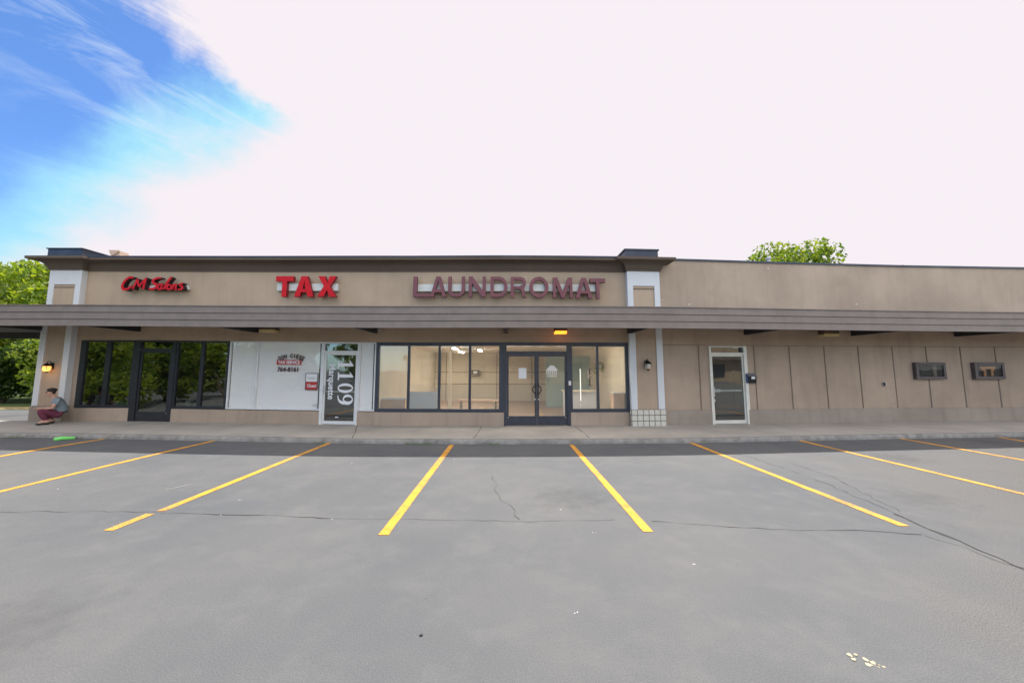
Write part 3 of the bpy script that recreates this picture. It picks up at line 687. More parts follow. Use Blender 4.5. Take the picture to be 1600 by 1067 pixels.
o = MB(); o.box(a[0], b_[0], 16.97, 16.99, b_[1], a[1]); o.box(a[0] + .06, b_[0] - .05, 16.96, 16.969, b_[1] + .05, (a[1] + b_[1]) / 2, 1); o = o.build('poster', ['paper', 'peach']); tag(o, 'pale poster with a peach block on the teal partition', 'poster')
a = X_(936, 14.5, 566); b_ = X_(936, 14.5, 580)
t_ = thing('hanging_plant', (a[0], 14.5, b_[1]), 'green hanging plant inside the right laundromat window', 'plant')
mb = MB(); mb.lathe((a[0], 14.5, b_[1] + .1), [(.05, 0), (.12, .14), (.11, .15)]); mb.tube([(a[0] - .1, 14.5, b_[1] + .24), (a[0], 14.5, 2.5), (a[0] + .1, 14.5, b_[1] + .24)], .006, 5); mb.build('pot', 'raceway', t_)
mb = MB(); rr = random.Random(8)
for k in range(160):
    q = rr.uniform(0, 6.28); r_ = rr.uniform(.03, .26); c_ = Vector((a[0] + r_ * math.cos(q), 14.5 + r_ * math.sin(q), b_[1] + .34 - r_ * rr.uniform(.3, 2.0))); d1 = Vector((rr.uniform(-1, 1), rr.uniform(-1, 1), rr.uniform(-1, .3))).normalized() * .05; d2 = d1.cross(Vector((.3, .2, 1))).normalized() * .022
    mb.add([c_ - d1, c_ + d2, c_ + d1, c_ - d2], [(0, 1, 2, 3)])
mb.build('leaves', 'leaf_mid', t_)
a = X_(958, YW + .6, 615); b_ = X_(980, YW + .6, 640)
o = MB(); o.box(a[0], RX1 - .03, YW + .55, YW + .95, .12, a[1]); o.box(a[0] - .02, RX1 - .02, YW + .53, YW + .97, a[1], a[1] + .025, 1); o = o.build('low_cabinet', ['peach', 'raceway_cream']); tag(o, 'low peach cabinet in the corner of the right laundromat window', 'cabinet')
t_ = thing('bench', (-1.0, 15.2, .12), 'long wooden bench seen through the fourth laundromat pane', 'bench')
mb = MB(); mb.box(-1.9, -.35, 15.0, 15.4, .52, .57); mb.build('seat', 'peach', t_); 
for xx in (-1.8, -.5): mb = MB(); mb.box(xx, xx + .06, 15.05, 15.35, .12, .519); mb.build('leg', 'line_dark', t_)
# counter and shelf at right
t_ = thing('service_counter', (2.3, 13.6, .12), 'pale service counter seen through the right laundromat window', 'counter')
mb = MB(); mb.box(1.9, 2.95, 13.4, 13.9, .12, .95); mb.build('body', 'grey_board', t_); mb = MB(); mb.box(1.85, 3.0, 13.35, 13.95, .951, .99); mb.build('countertop', 'room_wall', t_)
t_ = thing('wall_shelf', (3.4, 16.8, 1.3), 'dark shelf unit on the teal partition inside the laundromat', 'shelf')
a = X_(947, 16.7, 577); b_ = X_(977, 16.7, 603)
mb = MB(); mb.box(a[0], RX1 - .02, 16.7, 16.98, b_[1], b_[1] + .04); mb.box(a[0], RX1 - .02, 16.7, 16.98, (a[1] + b_[1]) / 2, (a[1] + b_[1]) / 2 + .04); mb.box(a[0], RX1 - .02, 16.7, 16.98, a[1], a[1] + .04); mb.build('shelf_boards', 'line_dark', t_)
mb = MB(); mb.box(a[0] + .05, RX1 - .05, 16.96, 16.99, b_[1], a[1]); mb.build('back_panel', 'room_dark', t_)
# lights in the laundromat
for i, (x, y) in enumerate(((-2.1, 15.6), (-2.2, 18.6), (-1.2, 17.0), (.6, 12.6), (-1.4, 12.6), (2.1, 12.6))):  # last three tubes are added out of sight to brighten the interior
    lab = ['fluorescent ceiling tube nearest the third laundromat pane', 'far fluorescent ceiling tube behind the third laundromat pane', 'fluorescent ceiling tube behind the fourth laundromat pane', 'added ceiling tube hidden above the double doors to brighten the room', 'added ceiling tube hidden above the middle laundromat panes to brighten the room', 'added ceiling tube hidden above the right laundromat window to brighten the room'][i]
    t_ = thing('ceiling_light', (x, y, 2.5), lab, 'ceiling light', 'fluorescent lights in the laundromat')
    mb = MB(); mb.box(x - .09, x + .09, y - .6, y + .6, 2.52, 2.555); mb.build('housing', 'white_plastic', t_)
    mb = MB(); mb.box(x - .06, x + .06, y - .58, y + .58, 2.495, 2.519); mb.build('tube', 'tube_glow', t_)
t_ = thing('light_strip', (1.95, 12.3, .5), 'upright glowing tube behind the right laundromat window', 'light')
a = X_(906.5, 12.3, 576); b_ = X_(906.5, 12.3, 626)
mb = MB(); mb.tube([(a[0], 12.3, b_[1]), (a[0], 12.3, a[1])], .011); mb.build('tube', 'strip_glow', t_)
mb = MB(); mb.box(a[0] - .12, a[0] + .12, 12.2, 12.42, .118, .14); mb.box(a[0] - .015, a[0] + .015, 12.31, 12.34, .14, b_[1] - .06); mb.build('holder', 'white_plastic', t_)

# small windows of the right wing
def small_window(p0, p1, lab):
    x0 = SX(p0, YW, 579); x1 = SX(p1, YW, 579); z1 = SZ(566.5, YW, p0); z0 = SZ(592.5, YW, p0)
    f = MB(); f.frame(x0, x1, z0, z1, .085, YW - .12, YW + .02); o = part(f, 'window', 'brown_frame', bevel=.008); o['label'] = lab
    b5 = MB(); b5.box(x0 + .085, x1 - .085, YW - .035, YW - .03, z0 + .085, z1 - .085); b5.build('backing', 'room_dark', o)
    g_ = MB(); g_.box(x0 + .085, x1 - .085, YW - .100, YW - .095, z0 + .085, z1 - .085); g_.build('pane', 'glass_small', o)
    return x0, x1, z0, z1, o
x0, x1, z0, z1, o = small_window(1425.8, 1472.5, 'small brown framed wall window with a pale strip inside')
s_ = MB(); s_.box(x0 + (x1 - x0) * .62, x0 + (x1 - x0) * .74, YW - .06, YW - .037, z0 + .09, z1 - .12); s_.build('pale_strip', 'line_dark', o)
x0, x1, z0, z1, o = small_window(1517, 1563.5, 'small brown framed wall window with an orange sign inside')
t_ = thing('bar_sign', ((x0 + x1) / 2, YW - .02, z0), 'small orange sign with two legs inside the right small window', 'sign')
s_ = MB(); xc = (x0 + x1) / 2 - .02; zt_ = z1 - .12; s_.box(xc - .27, xc + .25, YW - .085, YW - .06, zt_ - .08, zt_); s_.box(xc - .16, xc - .08, YW - .083, YW - .06, zt_ - .30, zt_ - .081); s_.box(xc + .08, xc + .16, YW - .083, YW - .06, zt_ - .30, zt_ - .081); s_.box(xc - .20, xc - .161, YW - .08, YW - .06, zt_ - .14, zt_ - .081); s_.box(xc + .161, xc + .20, YW - .08, YW - .06, zt_ - .14, zt_ - .081); s_.build('orange_letters', 'orange_neon', t_)

# ================================================================== SIGNS
def letter(parent, vf, px0, px1, pt, pb, y, dep, mats, name='letter', fn=None):
    x0, z1 = S(px0, pt, y); x1, z0 = S(px1, pb, y)
    mb = MB(); fit(mb, vf, x0, x1, z0, z1, y, y + dep, fn, two=True); return mb.build(name, mats, parent)
def arc(cx, cy, rx, ry, a0, a1, n=14): return [(cx + rx * math.cos(R(a0 + (a1 - a0) * k / n)), cy + ry * math.sin(R(a0 + (a1 - a0) * k / n))) for k in range(n + 1)]
def LET(c, s=.2):
    if c == 'T': return [[(0, 1), (0, 1 - s), (.5 - s * .55, 1 - s), (.5 - s * .55, 0), (.5 + s * .55, 0), (.5 + s * .55, 1 - s), (1, 1 - s), (1, 1)]]
    if c == 'L': return [[(0, 1), (0, 0), (1, 0), (1, s * .85), (s * 1.15, s * .85), (s * 1.15, 1)]]
    if c == 'X':
        k = s * 1.5; return [[(0, 0), (.5 - k * .45, .51), (.03, 1), (.03 + k, 1), (.5, .67), (.97 - k, 1), (.97, 1), (.5 + k * .45, .51), (1, 0), (1 - k, 0), (.5, .34), (k, 0)]]
    if c == 'A':
        k = s * 1.25; return [[(0, 0), (.5 - k * .55, 1), (.5 + k * .55, 1), (1, 0), (1 - k, 0), (1 - k * 1.22, .22), (k * 1.22, .22), (k, 0)], [(k * 1.42 + .02, .37), (.5, .82), (1 - k * 1.42 - .02, .37)]]
    if c == 'U': return [[(0, 1), (0, .32)] + arc(.5, .32, .5, .32, 180, 360)[1:-1] + [(1, .32), (1, 1), (1 - s, 1), (1 - s, .34)] + arc(.5, .34, .5 - s, .34 - s * .8, 360, 180)[1:-1] + [(s, .34), (s, 1)]]
    if c == 'N': return [[(0, 0), (0, 1), (s * 1.2, 1), (1 - s, .32), (1 - s, 1), (1, 1), (1, 0), (1 - s * 1.2, 0), (s, .68), (s, 0)]]
    if c == 'D': return [[(0, 0), (0, 1), (.5, 1)] + arc(.5, .5, .5, .5, 90, -90)[1:-1] + [(.5, 0)], [(s, s * .85), (.48, s * .85)] + arc(.48, .5, .52 - s, .5 - s * .85, -90, 90)[1:-1] + [(.48, 1 - s * .85), (s, 1 - s * .85)]]
    if c == 'O': return [arc(.5, .5, .5, .5, 0, 360, 36)[:-1], arc(.5, .5, .5 - s * .95, .5 - s * .85, 0, 360, 36)[:-1]]
    if c == 'M': return [[(0, 0), (0, 1), (s * 1.35, 1), (.5, .3), (1 - s * 1.35, 1), (1, 1), (1, 0), (1 - s * .85, 0), (1 - s * .85, .66), (.5 + s * .42, 0), (.5 - s * .42, 0), (s * .85, .66), (s * .85, 0)]]
    if c == 'R': return [[(0, 0), (0, 1), (.62, 1)] + arc(.62, .72, .36, .28, 90, -60)[1:-1] + [(.84, .44), (.9, .32), (.92, .08), (1, 0), (1 - s * 1.15, 0), (.72, .1), (.7, .28), (.6, .40), (s, .40), (s, 0)],
                         [(s, .40 + s * .75), (.6, .40 + s * .75)] + arc(.6, .70, .36 - s * .9, .135, -80, 80)[0:] + [(.6, 1 - s * .8), (s, 1 - s * .8)]]
    if c == '1': return [[(0, 0), (0, .07), (.27, .10), (.27, .80), (.0, .74), (0, .80), (.50, 1), (.66, 1), (.66, .10), (1, .07), (1, 0)]]
    if c == '0': return [arc(.5, .5, .5, .5, 0, 360, 36)[:-1], arc(.5, .5, .22, .43, 0, 360, 36)[:-1]]
    if c == '9': return [arc(.5, .66, .5, .34, -20, 215, 24) + [(.2, .40), (.45, .34), (.66, .40), (.62, .25), (.45, .10), (.1, .05), (.1, 0), (.5, .02), (.8, .14), (.96, .34)], arc(.46, .68, .22, .26, 0, 360, 24)[:-1]]
YS = YW - .24
t_ = thing('laundromat_sign', (SX(795, YW, 455), YW, SZ(464, YS)), 'maroon channel-letter sign reading LAUNDROMAT on a white raceway above the canopy', 'sign')
a, b_ = S(652, 443.5, YW - .12), S(937, 454.5, YW - .12)
mb = MB(); mb.box(a[0], b_[0], YW - .12, YW - .001, SZ(455, YW - .12), SZ(443.5, YW - .12)); mb.build('raceway', 'raceway', t_, bevel=.01)
P10 = [(645.9, 672.8, 432.0), (672.5, 697, 432), (700.4, 726, 432), (732.5, 758.8, 432), (766.4, 793, 432.2), (798, 822.7, 432.6), (827, 857.4, 432.2), (864, 894.8, 433.5), (898.8, 926.3, 434), (921.7, 946.7, 435)]
for c, (p0, p1, pt) in zip('LAUNDROMAT', P10):
    letter(t_, outlinemesh(LET(c, .19 if c != 'M' else .17)), p0, p1, pt, pt + 31.8 + (1 if c == 'O' else 0), YS, .12, ['maroon_face', 'maroon_return'])
t_ = thing('tax_sign', (SX(478, YW, 455), YW, SZ(464, YS)), 'red channel-letter sign reading TAX on a white raceway above the canopy', 'sign')
a, b_ = S(433, 443, YW - .12), S(527.5, 454.5, YW - .12)
mb = MB(); mb.box(a[0], b_[0], YW - .12, YW - .001, b_[1], a[1]); mb.build('raceway', 'raceway', t_, bevel=.01)
for c, p0, p1 in (('T', 431.5, 457), ('A', 461, 489), ('X', 496.5, 525)):
    letter(t_, outlinemesh(LET(c, {'T': .24, 'A': .235, 'X': .235}[c])), p0, p1, 431.6, 463.6, YS, .12, ['red_face', 'red_return'])
# script sign
t_ = thing('salon_sign', (SX(238, YW, 455), YW, SZ(456, YS)), 'small red brush-script sign reading CM Salons with black sides above the canopy', 'sign')
mb = MB(); a, b_ = S(226, 446, YW - .1), S(294, 452.5, YW - .1); mb.box(a[0], b_[0], YW - .1, YW - .001, b_[1], a[1]); mb.build('raceway', 'raceway', t_, bevel=.01)
STK = {'C': [[(206, 435.5, 2.2), (207, 433.8, 3), (202, 433.5, 3.4), (195, 439, 3.6), (191, 447, 4), (193, 452, 4), (199, 451.5, 3.4), (206, 447, 2.4)]],
       'M': [[(207, 452, 3), (211, 444, 3.2), (215, 436, 3.4)], [(215, 436, 3.2), (216, 443, 3.2), (217.5, 448, 3.2)], [(217.5, 448, 3), (223, 441, 3), (229, 434.5, 3.4)], [(229, 434.5, 3.4), (226, 443, 3.6), (224, 452, 3.8)]],
       'S': [[(252, 434.6, 2.4), (246, 434.5, 3), (239, 438, 3.6), (240, 442, 3.8), (245, 445.5, 4), (243, 449.5, 4), (237, 451.5, 3.4), (232, 450.5, 2.4)]],
       'a': [[(252.5, 444, 2.6), (248.5, 445, 2.8), (246.8, 450, 3), (249.5, 452.3, 2.8), (252.5, 448, 2.6)], [(254, 443.5, 3), (252.3, 449, 3), (254.5, 452.3, 2.6)]],
       'l': [[(268, 433, 3.4), (263, 439, 3.8), (258, 447, 3.8), (257, 452, 3.2)]],
       'o': [[(266, 444.5, 2.8), (262, 446, 3), (261, 450.5, 3), (264, 452, 2.8), (267.5, 449, 2.8), (267, 445, 2.6)]],
       'n': [[(271.5, 444, 3), (270, 448, 3), (269, 452.5, 3)], [(270.5, 448, 2.6), (274, 444.5, 2.8), (275.5, 446, 3), (274, 452, 3), (276.5, 452, 2.2)]],
       's': [[(286, 443, 2.6), (282, 443.5, 3), (281, 446, 3), (285, 448, 3.2), (284, 451.5, 3), (278, 452.5, 2.6)]]}
for c in 'CMSalons':
    mb = MB()
    for k, st in enumerate(STK[c]):
        pts = [Vector(S(px, py, YS)) for px, py, _ in st]; ws = [q[2] / F * YS * .52 for q in st]
        # smooth the stroke
        P2 = []; W2 = []
        for i in range(len(pts) - 1):
            p0, p1, p2, p3 = pts[max(0, i - 1)], pts[i], pts[i + 1], pts[min(len(pts) - 1, i + 2)]
            for q in range(4):
                u = q / 4; P2.append(.5 * ((2 * p1) + (p2 - p0) * u + (2 * p0 - 5 * p1 + 4 * p2 - p3) * u * u + (3 * p1 - p0 - 3 * p2 + p3) * u ** 3)); W2.append(ws[i] * (1 - u) + ws[i + 1] * u)
        P2.append(pts[-1]); W2.append(ws[-1]); n_ = len(P2); yo = YS - .003 * k - .002; l_, r_ = [], []
        for i, p in enumerate(P2):
            d_ = (P2[min(i + 1, n_ - 1)] - P2[max(0, i - 1)]).normalized(); nn = Vector((-d_.y, d_.x)) * W2[i]
            l_.append(p + nn); r_.append(p - nn)
        vs = [(q.x, yo, q.y) for q in l_ + r_] + [(q.x, YS + .15, q.y) for q in l_ + r_]
        m2 = 2 * n_
        mb.add(vs, [(i, i + 1, n_ + i + 1, n_ + i) for i in range(n_ - 1)], 0)
        mb.add(vs, [(i, m2 + i, m2 + i + 1, i + 1) for i in range(n_ - 1)] + [(n_ + i, n_ + i + 1, m2 + n_ + i + 1, m2 + n_ + i) for i in range(n_ - 1)] + [(0, n_, m2 + n_, m2), (n_ - 1, m2 - 1, 2 * m2 - 1, m2 + n_ - 1)], 1)
    mb.build('letter', ['red_face', 'black_return'], t_)

# window lettering of the tax office (on the outside of the glass)
YG = YW + .022
t_ = thing('window_lettering', (SX(451, YG, 580), YG, SZ(582, YG)), 'arched dark and red tax service lettering with phone number on the white-blinded window', 'window sign')
cx_, cz_ = S(452.8, 599, YG); r0 = (599 - 555) / F * YG
for i, c in enumerate('DON GIESE'):
    if c == ' ': continue
    an = (i - 4) * 6.5; vf = textmesh(c, .035)
    hw, hh = .037, .125
    def fn(x, y, z, an=an): q = R(an); return (cx_ + x * math.cos(q) + (r0 * .98 + z) * math.sin(q), y, cz_ - x * math.sin(q) + (r0 * .98 + z) * math.cos(q) - .0)
    mb = MB(); fit(mb, vf, -hw if c != 'I' else -.014, hw if c != 'I' else .014, -hh / 2, hh / 2, YG - .002, YG + .003, fn); mb.build('letter', 'ink', t_)
a, b_ = S(432.5, 562, YG), S(470.5, 570.2, YG)
mb = MB(); mb.box(a[0], b_[0], YG - .001, YG + .003, b_[1], a[1]); mb.build('red_band', 'red_ink', t_, bevel=.01)
def word(s_, px0, px1, pt, pb, y, mt, parent, off=.02, name='lettering', dep=.002):
    x0, z1 = S(px0, pt, y); x1, z0 = S(px1, pb, y); mb = MB(); fit(mb, textmesh(s_, off), x0, x1, z0, z1, y - dep, y); return mb.build(name, mt, parent)
word('TAX SERVICE', 434.5, 468.5, 563.4, 568.9, YG - .0015, 'white_ink', t_, .03)
word('764-8161', 433.5, 465.8, 573.2, 581, YG, 'ink', t_, .03)
# hours / closed sign
t_ = thing('closed_sign', (SX(486, YG, 600), YG, SZ(609.5, YG)), 'small white and red Closed sign in the tax office window', 'sign')
a, b_ = S(478, 583, YG), S(495.8, 609.5, YG); zm = SZ(596.2, YG, 486)
mb = MB(); mb.frame(a[0], b_[0], b_[1], a[1], .015, YG - .012, YG); mb.build('frame', 'frame_navy', t_)
mb = MB(); mb.box(a[0] + .015, b_[0] - .015, YG - .008, YG - .001, zm, a[1] - .015); mb.build('white_panel', 'paper', t_)
mb = MB(); mb.box(a[0] + .015, b_[0] - .015, YG - .008, YG - .001, b_[1] + .015, zm - .001); mb.build('red_panel', 'red_ink', t_)
word('Closed', 480, 494, 600, 605, YG - .009, 'white_ink', t_, .02)
mb = MB(); mb.box(a[0] + .05, b_[0] - .05, YG - .01, YG - .008, zm + .11, zm + .12); mb.box(a[0] + .07, b_[0] - .08, YG - .01, YG - .008, zm + .07, zm + .078); mb.build('fine_print', 'line_dark', t_)
t_ = MB(); a = S(491.5, 633, YG); 
t_.tube([(a[0] + .06 * math.cos(2 * math.pi * k / 16), YG - .003, a[1] + .03 * math.sin(2 * math.pi * k / 16)) for k in range(17)], .005, 6, cap=False); o = t_.build('window_sticker', 'line_dark'); tag(o, 'tiny oval sticker low in the tax office window', 'sticker')
# door number, reading downward
YD = YW + .016
t_ = thing('door_lettering', (SX(530, YD, 600), YD, SZ(634, YD)), 'large white 1109 Marquette lettering running down the glass door', 'door lettering')
def down(vf, pxl, pxr, pt, pb, nm='letter'):
    # text turned 90 degrees clockwise: text x runs down, text y runs right
    x0, z1 = S(pxl, pt, YD); x1, z0 = S(pxr, pb, YD)
    vs, fs = vf; A = np.array(vs); lo, hi = A.min(0), A.max(0); B = (A - lo) / np.maximum(hi - lo, 1e-6)
    mb = MB(); mb.v = [(x0 + q[2] * (x1 - x0), YD - .003 + q[1] * .003, z1 - q[0] * (z1 - z0)) for q in B]; mb.f = list(fs); mb.m = [0] * len(fs); mb.build(nm, 'white_ink', t_)
for c, pt, pb in (('1', 564, 576.5), ('1', 581.5, 594), ('0', 598.5, 614), ('9', 616, 632.5)): down(outlinemesh(LET(c)), 528.5 - (pt - 564) * .02, 552 - (pt - 564) * .02, pt, pb)
down(textmesh('Marquette', .02), 511.5, 522, 569, 624, 'word')
mb = MB(); a = S(523.5, 652.5, YD); mb.box(a[0] - .0, a[0] + .09, YD - .003, YD, a[1], a[1] + .03); mb.build('sticker', 'white_ink', t_)
# notices on the laundromat doors
t_ = MB(); a, b_ = S(810.3, 575, YD), S(822.5, 591.5, YD); t_.box(a[0], b_[0], YD - .004, YD, b_[1], a[1]); o = t_.build('paper_notice', 'paper'); tag(o, 'white paper notice taped on the left laundromat door', 'notice')
t_ = thing('door_decal', (SX(862, YD, 585), YD, SZ(588, YD)), 'white house-shaped decal on the right laundromat door', 'decal')
a, b_ = S(853.5, 571, YD), S(871, 579.5, YD); xm_ = (a[0] + b_[0]) / 2
mb = MB(); mb.poly([(a[0], b_[1]), (b_[0], b_[1]), (b_[0], b_[1] + .03), (xm_ + .05, a[1]), (xm_ - .05, a[1]), (a[0], b_[1] + .03)], YD - .003, YD); mb.build('roof_shape', 'white_plastic', t_)
mb = MB()
for k in range(6): xx = a[0] + (b_[0] - a[0]) * (k + .15) / 6; mb.box(xx, xx + .022, YD - .003, YD, b_[1] - .10, b_[1] - .006)
for k in range(2): mb.box(a[0] + .02, b_[0] - .02, YD - .003, YD, b_[1] - .135 - .03 * k, b_[1] - .12 - .03 * k)
mb.build('small_letters', 'white_plastic', t_)
t_ = MB(); a, b_ = S(888.3, 595, YW - .03), S(892.3, 602, YW - .03); t_.box(a[0], b_[0], YW - .05, YW - .0305, b_[1], a[1]); o = t_.build('door_bell', 'white_plastic', bevel=.004); tag(o, 'small white box on the jamb right of the double doors', 'bell')

# ================================================================== WALL FITTINGS
def lantern(px, py, lit, lab):
    x, z = S(px, py, YP - .1); y = YP + .03
    t_ = thing('wall_lantern', (x, y, z), lab, 'wall lantern', 'carriage lanterns on the piers')
    mb = MB(); mb.box(x - .055, x + .055, y - .025, y - .001, z - .02, z + .16); mb.build('back_plate', 'black_metal', t_, bevel=.01)
    mb = MB(); mb.tube([(x, y - .02, z + .10), (x, y - .07, z + .2), (x, y - .13, z + .19), (x, y - .14, z + .13)], .011); mb.build('arm', 'black_metal', t_)
    c = (x, y - .14, z)
    mb = MB(); mb.lathe(c, [(.025, .15), (.105, .075), (.10, .065), (.02, .12)]); mb.build('hood', 'black_metal', t_, smooth=False)
    mb = MB(); mb.lathe(c, [(.035, -.09), (.078, -.06), (.09, .0), (.082, .066)]); mb.build('glass_shade', 'lamp_glow' if lit else 'frost', t_, smooth=True)
    mb = MB(); mb.lathe(c, [(.012, -.13), (.04, -.105), (.038, -.088)])
    for k in range(4):
        a = math.pi / 4 + k * math.pi / 2; mb.tube([(c[0] + .038 * math.cos(a), c[1] + .038 * math.sin(a), z - .095), (c[0] + .097 * math.cos(a), c[1] + .097 * math.sin(a), z), (c[0] + .09 * math.cos(a), c[1] + .09 * math.sin(a), z + .07)], .006, 6)
    mb.build('cage', 'black_metal', t_)
    return c
c = lantern(73.5, 575.5, True, 'black wall lantern, lit, on the left pier above the crouching person')
pl = bpy.data.lights.new('lantern_bulb', 'POINT'); pl.energy = .6; pl.color = (1, .6, .25); pl.shadow_soft_size = .05
po = bpy.data.objects.new('lantern_bulb', pl); COL.objects.link(po); po.location = warp((c[0], c[1] - .12, c[2] - .16))
lantern(1012.5, 572, False, 'black wall lantern, unlit, on the tiled pier')
def canopy_light(p0, p1, pt, mt, lab):
    y = YW - .55; x0, z1 = S(p0, pt, y); x1 = S(p1, pt, y)[0]; zt_ = SOF; zb_ = SZ(pt + 6, y, (p0 + p1) / 2)
    t_ = thing('canopy_light', ((x0 + x1) / 2, y, zb_), lab, 'canopy light', 'box lights under the canopy')
    mb = MB(); mb.box(x0, x1, y, y + .22, zb_ + .05, zt_ - .001); mb.build('housing', 'soffit_dark', t_, bevel=.008)
    mb = MB(); mb.box(x0 + .012, x1 - .012, y - .012, y + .232, zb_, zb_ + .075); mb.build('lens', mt, t_, bevel=.012)
canopy_light(866.5, 886.5, 515, 'amber', 'glowing amber box light under the canopy above the laundromat doors')
canopy_light(404.5, 430, 512.5, 'yellow_lens', 'unlit yellowed box light under the canopy above the tax office window')
canopy_light(1287, 1311.5, 519, 'yellow_lens', 'unlit yellowed box light under the canopy of the right wing')
# security camera
x, z = S(592.5, 516, YW - .3); z = min(z, SOF - .1)
t_ = thing('security_camera', (x, YW - .3, z), 'small white security camera on the canopy beam above the laundromat windows', 'camera')
mb = MB(); mb.tube([(x, YW - .28, SOF), (x, YW - .28, z + .03)], .012); mb.build('bracket', 'black_metal', t_)
mb = MB(); mb.tube([(x - .02, YW - .22, z + .02), (x + .01, YW - .40, z - .01)], .032, 10); mb.build('body', 'white_plastic', t_)
mb = MB(); mb.tube([(x + .01, YW - .401, z - .01), (x + .0115, YW - .41, z - .0118)], .022, 10); mb.build('lens', 'black_metal', t_)
# mailbox
a, b_ = S(1169, 583.5, YW - .1), S(1182.5, 598.5, YW - .1)
t_ = thing('mailbox', ((a[0] + b_[0]) / 2, YW, b_[1]), 'black wall mailbox with a pale label right of the white door', 'mailbox')
mb = MB(); mb.prism([(YW - .09, b_[1]), (YW - .001, b_[1]), (YW - .001, a[1]), (YW - .06, a[1]), (YW - .11, a[1] - .07)], a[0], b_[0]); mb.build('box', 'black_metal', t_)
mb = MB(); mb.prism([(YW - .116, a[1] - .072), (YW - .11, a[1] - .074), (YW - .06, a[1] + .003), (YW - .001, a[1] + .003), (YW - .001, a[1] + .01), (YW - .064, a[1] + .01)], a[0] - .006, b_[0] + .006); mb.build('lid', 'steel', t_)
mb = MB(); mb.box(a[0] + .09, b_[0] - .05, YW - .112, YW - .1, a[1] - .16, a[1] - .09); mb.build('label_plate', 'paper', t_)
mb = MB(); mb.box(a[0] - .05, a[0] - .003, YW - .085, YW - .001, b_[1] + .01, a[1] - .01); mb.build('side_panel', 'blue_dark', t_)
# outlet
a = S(1383, 600, YW - .04)
t_ = thing('outlet_box', (a[0], YW, a[1] - .05), 'small grey weatherproof outlet box low on the panelled wall', 'outlet')
mb = MB(); mb.box(a[0] - .05, a[0] + .05, YW - .04, YW - .001, a[1] - .06, a[1] + .06); mb.build('box', 'steel', t_, bevel=.006); mb = MB(); mb.box(a[0] - .05, a[0] + .0, YW - .065, YW - .041, a[1] - .05, a[1] + .05); mb.build('flap', 'black_metal', t_)

# things on the salon's sill
YI = YW + .25
def sill_item(name, px, pt, pb, fn, mt, lab, cat):
    x, z1 = S(px, pt, YI); z0 = ZSILL + .02
    mb = MB(); fn(mb, x, z0, max(.05, z1 - z0)); o = mb.build(name, mt, smooth=True); tag(o, lab, cat)
sb = MB(); sb.box(xS0 + .1, xSd0 - .05, YW + .12, YI + .2, ZSILL - .04, ZSILL + .018); sb.box(xSd1 + .06, xS1 - .05, YW + .12, YI + .2, ZSILL - .04, ZSILL + .018); part(sb, 'window_ledge', 'room_dark')
sill_item('cat_figurine', 154, 616, 632, lambda m_, x, z, h: m_.lathe((x, YI, z), [(.09, 0), (.11, h * .2), (.07, h * .55), (.045, h * .7), (.07, h * .82), (.05, h * .97), (.01, h)]), 'raceway_cream', 'cream figurine on the sill of the left salon window', 'figurine')
sill_item('bottle', 170, 615, 632, lambda m_, x, z, h: m_.lathe((x, YI, z), [(.035, 0), (.038, h * .6), (.015, h * .75), (.015, h)]), 'raceway', 'tall white bottle on the salon window sill', 'bottle')
sill_item('bottle', 162.5, 626, 632, lambda m_, x, z, h: m_.lathe((x, YI, z), [(.03, 0), (.032, h * .6), (.015, h * .8), (.015, h)]), 'raceway', 'short white bottle between the figurine and the tall bottle', 'bottle')
sill_item('plastic_tub', 191, 627.5, 632, lambda m_, x, z, h: m_.lathe((x, YI, z), [(.10, 0), (.13, h), (.12, h)]), 'cyan_plastic', 'teal plastic tub on the salon window sill', 'tub')
sill_item('spray_bottle', 200, 624, 632, lambda m_, x, z, h: m_.lathe((x, YI, z), [(.03, 0), (.032, h * .6), (.012, h * .75), (.03, h * .9), (.01, h)]), 'raceway', 'small spray bottle beside the teal tub', 'bottle')
sill_item('plant_pot', 295.5, 625, 634, lambda m_, x, z, h: m_.lathe((x, YI, z), [(.06, 0), (.10, h), (.09, h)]), 'white_plastic', 'white plant pot behind the right salon window', 'pot')
sill_item('watering_can', 305, 627, 634, lambda m_, x, z, h: m_.lathe((x, YI, z), [(.06, 0), (.06, h * .8), (.03, h)]), 'raceway', 'pale jug beside the white pot in the right salon window', 'jug')
# leaves of the plant in the pot
mb = MB(); rr = random.Random(5); x, z1 = S(295.5, 625, YI)
for k in range(60):
    a = rr.uniform(0, 6.28); r_ = rr.uniform(.05, .28); hh = rr.uniform(.1, .6); c_ = Vector((x + r_ * math.cos(a), YI + r_ * .5 * math.sin(a), z1 + hh)); d1 = Vector((rr.uniform(-1, 1), rr.uniform(-1, 1), rr.uniform(-.5, 1))).normalized() * .06; d2 = d1.cross(Vector((rr.uniform(-1, 1), rr.uniform(-1, 1), .3))).normalized() * .025
    mb.add([c_ - d1, c_ + d2, c_ + d1, c_ - d2], [(0, 1, 2, 3)])
mb.tube([(x, YI, z1), (x + .03, YI, z1 + .3), (x, YI, z1 + .55)], .008, 5)
o = mb.build('house_plant', 'leaf_mid'); tag(o, 'leafy house plant growing from the white pot in the salon window', 'plant')

